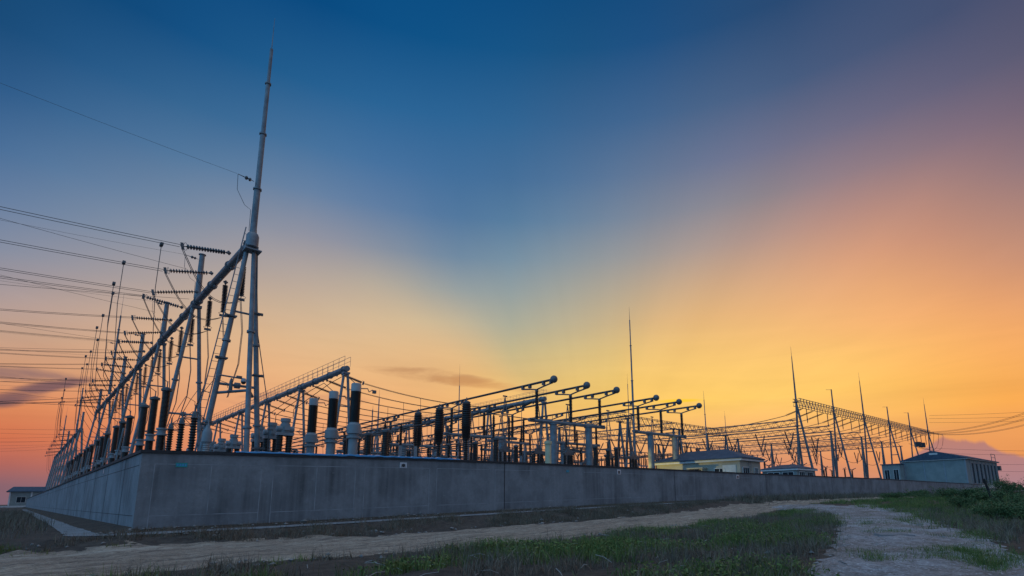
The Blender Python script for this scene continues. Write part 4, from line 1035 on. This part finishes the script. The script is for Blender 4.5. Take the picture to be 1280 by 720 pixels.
# ordinary far lines on the right
for i, (ya, yb, yy) in enumerate(((519, 512, -40), (523, 518, -35), (528, 523.5, -30), (560, 562, 10), (566, 567, 14), (578, 579, 20), (586, 588, 30))):
    a = at(1168, ya, 0, 300 + 6 * i); b_ = at(1300, yb, 0, 330 + 6 * i)
    w = wire_thing('overhead_conductor', f'hair thin distant power line over the low cloud bank, {ORD[i]} from the top', 'conductor', [catenary(a - (b_ - a) * .05, b_ + (b_ - a) * .6, .8, 14)], .05, 'distant power lines')
# far switches in the high-voltage yard
P = None
def b_far(o):
    MB().box((0, 0, 1.5), (.4, .4, 3)).box((0, 0, 3.1), (1.6, .5, .2)).build('support', 'dark_steel', o)
    MB().lathe([(.14, 3.2)] + sheds(.18, .27, 3.2, 7.4, 14), 8).build('insulator', 'porcelain', o)
    MB().tube([(-2.0, 0, 7.9), (0, 0, 7.5), (2.0, 0, 7.9)], .1, 6).ring((0, 0, 7.5), .55, .05, 12).build('contact_arm', 'dark_steel', o)
P = proto_thing('switch_post', '', 'switch', 'tall switch posts in the far yard', b_far); first = True
for i, x in enumerate((108, 125, 132, 150, 168, 176)):
    for j, y in enumerate((22, 28, 34, 44)):
        place(P, first, x + .6 * j, y, f'spread armed switch post, {ORD[j]} from the wall in the {ORD[i]} row beyond the cream building', rz=.4 * ((i + j) % 3)); first = False

# ------------------------------------------------------------------ buildings
def prism_roof(mb, x0, x1, y0, y1, z, ridge, hip, over=.5, axis='y', t_=.12):
    x0 -= over; x1 += over; y0 -= over; y1 += over
    if axis == 'y':
        xm = (x0 + x1) / 2; a, b_ = (xm, y0 + hip, ridge), (xm, y1 - hip, ridge)
        vs = [(x0, y0, z), (x1, y0, z), (x1, y1, z), (x0, y1, z), a, b_]; fs = [(0, 1, 4), (1, 2, 5, 4), (2, 3, 5), (3, 0, 4, 5)]
    else:
        ym = (y0 + y1) / 2; a, b_ = (x0 + hip, ym, ridge), (x1 - hip, ym, ridge)
        vs = [(x0, y0, z), (x1, y0, z), (x1, y1, z), (x0, y1, z), a, b_]; fs = [(3, 0, 4), (0, 1, 5, 4), (1, 2, 5), (2, 3, 4, 5)]
    low = [(x, y, z - t_) for x, y in ((x0, y0), (x1, y0), (x1, y1), (x0, y1))]
    vs += low
    fs += [(0, 6, 7, 1), (1, 7, 8, 2), (2, 8, 9, 3), (3, 9, 6, 0), (9, 8, 7, 6)]
    return mb.add(vs, fs)
def window(parent, c, w, h, normal, mull=1, mat='trim'):
    """window on a wall whose outward normal is -x, -y"""
    f = MB(); gl = MB()
    def bx(m_, u, v, du, dv, dep, off):
        if normal == '-x': m_.box((c[0] - off, c[1] + u, c[2] + v), (dep, du, dv))
        else: m_.box((c[0] + u, c[1] - off, c[2] + v), (du, dep, dv))
    for s in (-1, 1): bx(f, s * (w / 2), 0, .08, h + .08, .1, .03); bx(f, 0, s * (h / 2), w - .08, .08, .1, .03)
    for i in range(1, mull + 1): bx(f, -w / 2 + w * i / (mull + 1), 0, .05, h - .08, .07, .03)
    o = f.build('window', mat, parent); bx(gl, 0, 0, w - .08, h - .08, .03, .016); gl.build('pane', 'glass', o)
    return o
# cream hipped building
B1X, B1Y = 48.9, .95
o = thing('flat_roofed_house' if False else 'control_building', 'low cream building with dark hipped roof lit yellow by a floodlight', 'building', (B1X, B1Y, 0))
LB, WB = 10.2, 5.2
MB().box((WB / 2, LB / 2, 2.2), (WB, LB, 4.4)).build('wall', 'render_wall', o)
MB().box((WB / 2, LB / 2, 4.33), (WB + .7, LB + .7, .22)).build('eaves', 'trim', o)
prism_roof(MB(), 0, WB, 0, LB, 4.56, 5.75, 3.1, .45).build('roof', 'roof', o)
for y, w in ((2.3, 1.2), (4.7, 1.2), (7.9, 1.4)): window(o, (0, y, 3.05), w, .9, '-x')
for x, w in ((1.3, 1.5), (3.9, .9)): window(o, (x, 0, 3.0), w, 1.1, '-y', 2)
MB().box((-.06, 6.6, 1.5), (.1, 1.6, 2.9)).build('door', 'glass', o)
MB().box((-.03, 1.2, 2.0), (.04, 1.5, 3.6)).build('pilaster', 'trim', o)
MB().box((-.5, 3.9, 1.75), (1.0, .16, 3.5)).box((-.5, 5.5, 1.75), (1.0, .16, 3.5)).box((-.55, 4.7, 3.58), (1.2, 2.0, .14)).build('added_shadow_porch', 'render_wall', o)  # side walls and canopy added to throw a shadow across the lit facade
MB().tube([(2.0, -.1, 2.4), (2.0, -.1, 4.3)], .03, 5).tube([(2.5, -.1, 2.4), (2.5, -.1, 4.3)], .03, 5).build('drainpipe', 'grey_paint', o)
# small building
q = at(1028, 586, 2, 3.6); q2 = at(1085, 586, 2, 3.6)
B2 = V3(76.5, 0.4, 0)
def building_at(px0, px1, pxc, zev):
    pass
o = thing('guard_building', 'small low building with wide dark windows in front of the highest gantry', 'building', (72.0, 3.2, 0), rad(-4.0))
MB().box((3.2, 2.5, 2.0), (6.4, 5.0, 4.0)).build('wall', 'grey_render', o)
MB().box((3.2, 2.5, 4.02), (7.0, 5.6, .2)).build('eaves', 'trim', o)
prism_roof(MB(), 0, 6.4, 0, 5, 4.24, 4.9, 1.8, .28).build('roof', 'roof', o)
for y, w in ((1.2, 1.6), (3.3, 1.8)): window(o, (0, y, 3.1), w, 1.2, '-x')
for x, w in ((1.7, 1.8), (4.4, 2.0)): window(o, (x, 0, 3.1), w, 1.2, '-y', 2)
# large hall
o = thing('switch_hall', 'large grey hall with shallow gable and a row of tall dark windows', 'building', (166.3, -7.2, 0), rad(-6.5))
LH, WH, ZE = 37.0, 14.0, 9.0
MB().box((LH / 2, WH / 2, ZE / 2), (LH, WH, ZE)).build('wall', 'grey_render', o)
mb = MB(); zr = 11.4; ov = .8
vs = [(-ov, -ov, ZE), (-ov, WH + ov, ZE), (-ov, WH / 2, zr), (LH + ov, -ov, ZE), (LH + ov, WH + ov, ZE), (LH + ov, WH / 2, zr)]
mb.add(vs, [(0, 2, 1), (3, 4, 5), (0, 3, 5, 2), (1, 2, 5, 4), (0, 1, 4, 3)]); mb.build('roof', 'roof', o)
MB().box((LH / 2, WH / 2, ZE - .14), (LH + 1.0, WH + 1.0, .22)).build('eaves', 'trim', o)
MB().box((-ov - .03, WH / 2 - .4, zr - .9), (.05, 1.9, .45)).build('ridge_lamp', 'trim', o)
for i in range(7): window(o, (6.5 + i * 4.4, 0, 5.2), 2.0, 5.4, '-y', 1, 'grey_paint')
for y in (.15, 4.7, 9.3, WH - .15): MB().box((-.06, y, 4.4), (.1, .3, 8.8)).build('pilaster', 'grey_paint', o)
for i in range(8): MB().box((4.3 + i * 4.4, -.07, 4.4), (.3, .12, 8.8)).build('pilaster', 'grey_paint', o)
MB().box((20, -.3, 1.6), (34, .3, 1.0)).build('plinth', 'trim', o)
mb = MB()
for x in (LH - 8, LH - 3): mb.tube([(x, -.3, ZE), (x, -.3, ZE + 2.2)], .08, 5)
mb.tube([(LH - 8, -.3, ZE + 2.2), (LH - 3, -.3, ZE + 2.2)], .08, 5).tube([(LH - 8, -.3, ZE + 1.2), (LH - 3, -.3, ZE + 1.2)], .06, 5); mb.build('roof_rail', 'dark_steel', o)
MB().box((LH + 1.2, -.2, 7.2), (1.6, .8, 1.4)).build('wall_unit', 'dark_steel', o)
# annex beside it
o = thing('annex_building', 'narrow dark lean-to standing against the far side of the grey hall', 'building', (163.0, 5.0, 0), rad(-6.5))
MB().box((1.5, 4.2, 4.0), (3, 4.4, 8.0)).build('wall', 'grey_render', o); MB().box((1.5, 4.2, 8.1), (3.6, 5.0, .25)).build('roof', 'roof', o)
for y in (3.0, 5.2): window(o, (0, y, 5.0), 1.2, 3.2, '-x')
# building at the end of the side wall
o = thing('guard_building', 'pale building with a dark pitched roof past the end of the blue lit side wall', 'building', (-4.0, 238, -.6))
MB().box((5.5, 5, 2.9), (11, 10, 5.8)).build('wall', 'grey_render', o)
prism_roof(MB(), 0, 11, 0, 10, 5.85, 7.6, 1.5, .8, axis='x').build('roof', 'roof', o)
for x in (.2, 5.4): MB().box((x, -.1, 2.9), (.4, .15, 5.8)).build('pilaster', 'trim', o)
window(o, (3.0, 0, 3.0), 2.2, 2.0, '-y')
MB().box((2.5, -2, .5), (9, 2.5, 1.0)).build('plinth', 'trim', o)
o = thing('shed', 'long low dark shed at the far edge of the field', 'shed', (-34, 330, -1))
MB().box((9, 5, 2.6), (26, 9, 5.2)).build('wall', 'grey_render', o); prism_roof(MB(), -4, 22, .5, 9.5, 5.25, 7.5, 2, .6, axis='x').build('roof', 'roof', o)

# floodlight that washes the cream building
o = thing('floodlight', 'floodlight on a short pole beside the cream building', 'floodlight', (42.2, 10.9, 0))
MB().tube([(0, 0, 0), (0, 0, 2.0)], .06, 8).build('pole', 'grey_paint', o); MB().box((.05, .03, 2.15), (.2, .35, .28)).build('lamp_head', 'dark_steel', o)
ld = bpy.data.lights.new('floodlight_lamp', 'SPOT'); lo = bpy.data.objects.new('floodlight_lamp', ld); COL.objects.link(lo)
ld.energy = 1100; ld.color = (1.0, .80, .22); ld.spot_size = rad(95); ld.spot_blend = .25; ld.shadow_soft_size = .06
lo.location = (42.4, 10.8, 2.25); lo.rotation_euler = Vector((6.4, -4.2, 1.0)).to_track_quat('-Z', 'Y').to_euler()

# ------------------------------------------------------------------ vegetation and litter
def tinted(mb_v, mb_f, tint, name, mat):
    me = bpy.data.meshes.new(name); me.vertices.add(len(mb_v)); me.vertices.foreach_set('co', np.asarray(mb_v, np.float32).ravel())
    k = mb_f.shape[1]; nf = len(mb_f)
    me.loops.add(nf * k); me.loops.foreach_set('vertex_index', mb_f.astype(np.int32).ravel())
    me.polygons.add(nf); me.polygons.foreach_set('loop_start', np.arange(nf, dtype=np.int32) * k); me.polygons.foreach_set('loop_total', np.full(nf, k, np.int32))
    me.update(); me.validate()
    a = me.attributes.new('tint', 'FLOAT', 'POINT'); a.data.foreach_set('value', np.asarray(tint, np.float32))
    o = bpy.data.objects.new(name, me); me.materials.append(M[mat]); COL.objects.link(o); return o
def blades(P, h, w, lean=.5, segs=2):
    """P (n,3); per-blade height h and width w -> verts, quads, per-vertex base index"""
    n = len(P); az = rng.uniform(0, 2 * math.pi, n); ld_ = np.abs(rng.normal(0, lean, n)); face = rng.uniform(0, math.pi, n)
    d = np.stack([np.cos(az), np.sin(az), np.zeros(n)], 1); sd_ = np.stack([np.cos(face), np.sin(face), np.zeros(n)], 1)
    up = np.array([0, 0, 1.0]); rows_ = []
    for i in range(segs + 1):
        q = i / segs
        c = P + up * (h * q * (1 - .25 * ld_ * q))[:, None] + d * (h * ld_ * q * q)[:, None]
        wv = (w * (1 - q * .9) / 2)[:, None]
        rows_.append(c - sd_ * wv); rows_.append(c + sd_ * wv)
    Vv = np.stack(rows_, 1).reshape(-1, 3); k = 2 * (segs + 1)
    base = np.arange(n) * k
    F = np.concatenate([np.stack([base + 2 * i, base + 2 * i + 1, base + 2 * i + 3, base + 2 * i + 2], 1) for i in range(segs)])
    return Vv, F, k
def leaves(P, size, n_dir_up=.3):
    n = len(P); a = rng.normal(size=(n, 3)); a[:, 2] *= .6; a /= np.linalg.norm(a, axis=1)[:, None]
    b_ = rng.normal(size=(n, 3)); b_ -= a * (a * b_).sum(1)[:, None]; b_ /= np.linalg.norm(b_, axis=1)[:, None]
    s = size[:, None]
    Vv = np.stack([P - a * s * .5, P + b_ * s * .22, P + a * s * .5, P - b_ * s * .22], 1).reshape(-1, 3)
    F = np.arange(n * 4).reshape(-1, 4); return Vv, F, 4
def gz(xy): return np.array([ground_z(x, y) for x, y in xy])
road_line = [(-60, -5.5), (-3, -6.6), (2.5, -7.4), (6.3, -8.7), (12, -8.8), (22, -7.9), (33, -6.2), (46, -5.2), (120, -10)]
def road_off(x): return np.interp(x, [p[0] for p in road_line], [p[1] for p in road_line])
track = [(-14, -27.5), (0, -22.6), (6.5, -20.9), (11, -19.9), (17.5, -18.3), (25, -16), (32, -13.2), (38, -9.5), (41, -6.2)]
def track_d(x, y):
    best = 1e9
    for (ax, ay), (bx, by) in zip(track[:-1], track[1:]):
        L2 = (bx - ax) ** 2 + (by - ay) ** 2; q = min(1, max(0, ((x - ax) * (bx - ax) + (y - ay) * (by - ay)) / L2))
        best = min(best, math.hypot(x - ax - q * (bx - ax), y - ay - q * (by - ay)))
    return best
def scatter(n, box, keep):
    out_ = []
    tries = 0
    while len(out_) < n and tries < n * 12:
        tries += 1
        x = rng.uniform(box[0], box[1]); y = rng.uniform(box[2], box[3])
        if rng.random() < keep(x, y): out_.append((x, y))
    return np.array(out_).reshape(-1, 2)
def clump(x, y, s=.5, t0=.0, k=5.0): return 1 / (1 + math.exp(-k * 3 * (n2(x + 50, y - 20, s) - t0)))
def tufts(name, mat, centres, per, hr, wr_, spread, label, lean=.55):
    C_ = np.repeat(centres, per, 0); n = len(C_)
    C_ = C_ + rng.normal(0, spread, (n, 2)); P = np.column_stack([C_, gz(C_) - .02])
    hh = np.repeat(rng.uniform(*hr, len(centres)), per) * rng.uniform(.5, 1.15, n); ww = rng.uniform(*wr_, n)
    Vv, F, k = blades(P, hh, ww, lean)
    tn = np.clip(np.repeat(rng.beta(2, 2.5, len(centres)), per) + rng.normal(0, .12, n), 0, 1)
    o = tinted(Vv, F, np.repeat(tn, k), name, mat); tag(o, label, 'grass'); o['kind'] = 'stuff'; return o
# median between road and track
def med(x, y):
    d1 = road_off(x) - 3.3 - y; d2 = track_d(x, y) - 1.45
    if d1 < 0 or d2 < 0: return 0
    if x > 36: return 0
    return min(1, d1 / .8 + .1) * min(1, d2 / .6 + .1)
c = scatter(2300, (-6, 36, -21, -9.5), lambda x, y: med(x, y) * clump(x, y, .42, .12, 8) * (1.0 if x > 4 else .5))
tufts('grass', 'grass', c, 20, (.08, .36), (.010, .020), .13, 'low green weeds covering the verge between the dirt road and the gravel track')
c = scatter(2900, (-8, 34, -21.5, -10.2), lambda x, y: med(x, y) * max(.8 * clump(x + 40, y, .5, .22, 8), 1.0 if track_d(x, y) < 3.4 + .8 * n2(x, y, .6) and x < 26 else 0))
tufts('dry_grass', 'dry_grass', c, 15, (.12, .40), (.010, .020), .14, 'dry brown stalks among the weeds on the verge', .75)
# broad leaved weeds
c = scatter(1100, (0, 36, -20, -10), lambda x, y: med(x, y) * clump(x, y, .42, .2, 8))
n_ = 13; C_ = np.repeat(c, n_, 0) + rng.normal(0, .13, (len(c) * n_, 2)); P = np.column_stack([C_, gz(C_) + rng.uniform(.02, .22, len(C_))])
Vv, F, k = leaves(P, rng.uniform(.035, .085, len(P))); o = tinted(Vv, F, np.repeat(np.clip(rng.beta(2, 2, len(P)), 0, 1), k), 'weeds', 'grass'); tag(o, 'broad leaved green weeds on the verge', 'weeds'); o['kind'] = 'stuff'
# bank under the long wall
def bank(x, y):
    d = wall_y(x) - y
    return 1.0 if (2.6 < d < 4.9 and y > road_off(x) + 2.9) else 0
c = scatter(2000, (-6, 36, -6.5, -2), lambda x, y: bank(x, y) * clump(x, y, .5, -.1 if x > 9 else .12) * (1 if x > 9 else .7))
tufts('dry_grass', 'dry_grass', c, 14, (.12, .36), (.01, .018), .12, 'dry brown grass on the bank below the concrete path', .6)
c = scatter(800, (-1, 44, -1.0, -.1), lambda x, y: 1 if -y > .2 and -y < .8 else 0)
tufts('dry_grass', 'dry_grass', c, 9, (.06, .22), (.010, .018), .12, 'scrubby growth along the foot of the long wall', .6)
# along the wall farther out, merging into the bushes
c = scatter(1500, (40, 170, -14, -.3), lambda x, y: 1.0 if (.4 < wall_y(x) - y and (y > road_off(x) + 1.6)) else .0)
tufts('grass', 'dry_grass', c, 12, (.3, .85), (.03, .06), .3, 'tall rough grass in front of the far part of the long wall', .5)
# right of the track
def rgt(x, y):
    d2 = track_d(x, y)
    if d2 < 1.45 + .9 * n2(x, y, .6): return 0
    return 1.0 if y < -12.3 - .0 * x and (y < -15.5 or x > 30) else (1.0 if x > 44 and y < road_off(x) - 1.6 else 0)
c = scatter(2600, (12, 75, -34, -7), lambda x, y: rgt(x, y) * (1 if x > 18 else .5) * (1 if y > -23 or x > 30 else .4))
tufts('grass', 'grass', c, 14, (.18, .5), (.016, .03), .14, 'longer green grass on the slope beyond the gravel track')
# patches in the track
isl = []
for (ix, iy, iw, ih, nn) in ((1128, 654, 34, 8, 150), (1192, 697, 62, 11, 260), (1118, 668, 28, 4, 60), (1246, 708, 40, 9, 120), (1100, 700, 26, 7, 40), (1085, 652, 14, 8, 60), (1215, 672, 40, 5, 80)):
    for _ in range(nn):
        q = at(ix + rng.normal(0, iw * .5), iy + rng.normal(0, ih * .5), 2, -.33); isl.append((q[0], q[1]))
c = np.array(isl)
tufts('grass', 'grass', c, 26, (.06, .20), (.010, .018), .13, 'thin grass tufts growing in the gravel track')
# left clump
c = scatter(900, (-14, -1.55, -3.0, 60), lambda x, y: 1 if x < -1.75 - .1 * max(0, 6 - y) else 0)
tufts('grass', 'dry_grass', c, 18, (.25, .75), (.014, .03), .22, 'rough pale grass beside the path along the side wall', .45)
c = scatter(220, (-8, -.6, -4.6, -2.2), lambda x, y: clump(x, y, .6, .1))
tufts('dry_grass', 'grass', c, 12, (.1, .25), (.012, .02), .12, 'scattered weeds on the soil below the wall corner', .6)
# stones
mb = MB()
for i in range(700):
    z_ = rng.random()
    if z_ < .4: x, y = rng.uniform(6, 34), 0; y = -19.5 + (x - 10) * .28 + rng.normal(0, 1.2)
    elif z_ < .8: x = rng.uniform(-6, 30); y = road_off(x) + rng.choice([3.6, -3.5]) + rng.normal(0, .5)
    else: x = rng.uniform(-1, 22); y = -rng.uniform(.1, .8)
    r0 = rng.uniform(.015, .06) * (1.8 if rng.random() < .06 else 1); c0 = V3(x, y, ground_z(x, y) + r0 * .3 + .02)
    vs = [c0 + V3(*(rng.normal(size=3) * .25 + np.array(p))) * r0 * V3(1.3, 1, .7) for p in ((-1, 0, 0), (0, -1, 0), (1, 0, 0), (0, 1, 0), (0, 0, 1), (0, 0, -1))]
    mb.add(vs, [(0, 1, 4), (1, 2, 4), (2, 3, 4), (3, 0, 4), (1, 0, 5), (2, 1, 5), (3, 2, 5), (0, 3, 5)])
o = mb.build('rubble', 'soil_stone'); tag(o, 'loose stones strewn along the dirt road and the gravel track', 'stones'); o['kind'] = 'stuff'
# bleached sticks and litter on the verge
mb = MB()
for i in range(70):
    x = rng.uniform(0, 14); y = rng.uniform(-18.5, -12.6); 
    if med(x, y) < .5: continue
    a = rng.uniform(0, math.pi); L = rng.uniform(.1, .5); z = ground_z(x, y) + .05
    d = V3(math.cos(a), math.sin(a), rng.normal(0, .15)) * L
    mb.tube([(x, y, z), V3(x, y, z + .03) + d * .5, V3(x, y, z) + d], .006, 4)
o = mb.build('sticks', 'debris'); tag(o, 'bleached sticks scattered among the verge weeds', 'sticks'); o['kind'] = 'stuff'
for i, (px, py, lab) in enumerate(((160, 679, 'flat pale concrete slab lying on the soil below the wall corner'), (182, 678, 'smaller flat slab beside another below the wall corner'), (199, 661.5, 'broken white rubble piece at the foot of the long wall'), (1120, 671, 'flat pale stone in the grass patch of the gravel track'))):
    q = at(px, py, 2, -.3)
    for _ in range(6): q = at(px, py, 2, ground_z(q[0], q[1]) + .05)
    mb = MB(); n = 9; r0 = (.24, .2, .17, .5)[i]; ang = np.sort(rng.uniform(0, 2 * math.pi, n)); rr = rng.uniform(.6, 1.1, n) * r0
    bot = [(math.cos(a) * r * 1.5, math.sin(a) * r, -.06) for a, r in zip(ang, rr)]; topv = [(x * .92, y * .92, .05 + .02 * rng.random()) for x, y, z in bot]
    mb.add(bot + topv, [tuple(range(n, 2 * n)), tuple(reversed(range(n)))] + [(j, (j + 1) % n, n + (j + 1) % n, n + j) for j in range(n)])
    o = mb.build('stone_slab', 'path'); o.location = tuple(q); tag(o, lab, 'stone')
# bushes on the right
def bush(x, y, r, h, label, nl, tintm=0.0, leaf=(.07, .15)):
    o = thing('bush', label, 'bush', (x, y, ground_z(x, y) - .05), 0, 'bushes right of the gravel track')
    lobes = [(rng.uniform(-.6, .6) * r, rng.uniform(-.6, .6) * r, rng.uniform(.3, .75) * h, rng.uniform(.3, .6) * r) for _ in range(9)]
    pp = []
    for lx, ly, lz, lr in lobes:
        k_ = int(nl / 9); d = rng.normal(size=(k_, 3)); d /= np.linalg.norm(d, axis=1)[:, None]; q = lr * rng.uniform(.45, 1.05, k_)[:, None]
        pp.append(np.array([lx, ly, lz]) + d * q * np.array([1, 1, h / r * .55]))
    # sprays reaching out
    for _ in range(14):
        a = rng.uniform(0, 2 * math.pi); L = rng.uniform(.6, 1.15); s = rng.uniform(0, 1, 40)[:, None]
        tip = np.array([math.cos(a) * r * .8 * L, math.sin(a) * r * .8 * L, h * rng.uniform(.7, 1.15)]); pp.append(tip * s ** .8 + rng.normal(0, .07, (40, 3)))
    P_ = np.concatenate(pp); P_[:, 2] = np.maximum(P_[:, 2], .03)
    Vv, F, k = leaves(P_, rng.uniform(*leaf, len(P_)))
    tn = np.clip(np.repeat(rng.beta(2, 2.2, len(P_) // 10 + 1), 10)[:len(P_)] + rng.normal(0, .12, len(P_)) + tintm, 0, 1)
    f = tinted(Vv, F, np.repeat(tn, k), 'foliage', 'leaf'); f.parent = o
    mb = MB()
    for i in range(7): a = i * .9; mb.tube([(0, 0, 0), (math.cos(a) * r * .3, math.sin(a) * r * .3, h * .4), (math.cos(a) * r * .55, math.sin(a) * r * .55, h * .8)], [.03, .018, .006], 5)
    mb.build('stem', 'bark', o)
bl = [(1262, 640, 34, 1.0, 1.0, 'big dark bush at the picture edge beside the netting'), (1240, 628, 46, 1.2, .9, 'rounded bush beside the dark leaning post'), (1276, 655, 27, 1.0, .8, 'dense bush closest to the gravel track on the slope'),
      (1215, 632, 50, 1.3, 1.1, 'low bush between the wall end and the rounded bush'), (1185, 630, 60, 1.6, 1.1, 'low spreading bush in front of the grey hall'), (1150, 629, 66, 1.5, 1.0, 'low bush against the wall below the hall gable'),
      (1205, 645, 36, .9, .8, 'small bush on the grassy slope'), (1245, 662, 24, .8, .9, 'small pale bush in the long grass'), (1120, 629, 72, 1.6, .9, 'low dark bush against the wall under the small building'), (1272, 615, 62, 2.0, 2.0, 'tall bush behind the netting near the horizon')]
for i, (px, py, dist, r, h, lab) in enumerate(bl):
    d = ray(px, 640); d = d / np.hypot(d[0], d[1]); x, y = CAM[0] + d[0] * dist, CAM[1] + d[1] * dist
    bush(x, y, r, h, lab, 4200, -.02 + .05 * (i % 3), (.035, .085) if dist < 40 else (.07, .15))
# far tree belt
P_ = []
for i in range(9000):
    a = rng.uniform(-.02, .5); D_ = 430 + 60 * rng.random()
    dx, dy = math.cos(rad(3.6) - a), math.sin(rad(3.6) - a)
    hh = 4.5 + 3.0 * n2(a * 60, 3, 1.0) + 1.5 * n2(a * 200, 8, 1.0)
    P_.append((CAM[0] + dx * D_, CAM[1] + dy * D_, -1.5 + max(1.5, hh) * rng.random() ** .7))
Vv, F, k = leaves(np.array(P_), rng.uniform(1.0, 2.2, len(P_))); o = tinted(Vv, F, np.repeat(rng.uniform(0, .5, len(P_)), k), 'treeline', 'leaf'); tag(o, 'dark far belt of trees on the horizon', 'trees'); o['kind'] = 'stuff'
P_ = []
for i in range(5000):
    x = rng.uniform(-60, -11); hh = 5 + 2.5 * n2(x * .2, 5, 1.0)
    P_.append((x, 300 + 20 * rng.random(), -1 + max(1, hh) * rng.random() ** .7))
Vv, F, k = leaves(np.array(P_), rng.uniform(.8, 1.6, len(P_))); o = tinted(Vv, F, np.repeat(rng.uniform(0, .5, len(P_)), k), 'treeline', 'leaf'); tag(o, 'dark clump of trees before the shed past the side wall', 'trees'); o['kind'] = 'stuff'
# leaning dark post and netting at the right
a = at(1245, 630, 0, 33.0)
o = MB().tube([(0, 0, -.2), (-.55, .3, 1.6)], [.07, .055], 8).build('fence_post', 'wood_post'); o.location = (a[0], a[1], ground_z(a[0], a[1])); tag(o, 'dark leaning wooden post near the far end of the wall', 'post')
o = thing('netting_fence', 'sagging wire netting fence at the picture edge behind bushes', 'fence', (38, -22.2, ground_z(38, -22.2)), rad(-8))
for i in range(5): MB().tube([(i * 3, 0, 0), (i * 3 + .05, .05, 1.7)], .04, 6).build('fence_post', 'wood_post', o)
mb = MB()
for j in range(9):
    mb.tube([(x_, .02, .25 + j * .17 - .09 * math.sin(math.pi * ((x_ / 3) % 1))) for x_ in np.linspace(0, 12, 33)], .007, 4)
for i in range(49): mb.tube([(i * .25, .02, .2), (i * .25 + .03, .02, 1.62)], .005, 4)
mb.build('wire_netting', 'wire', o)
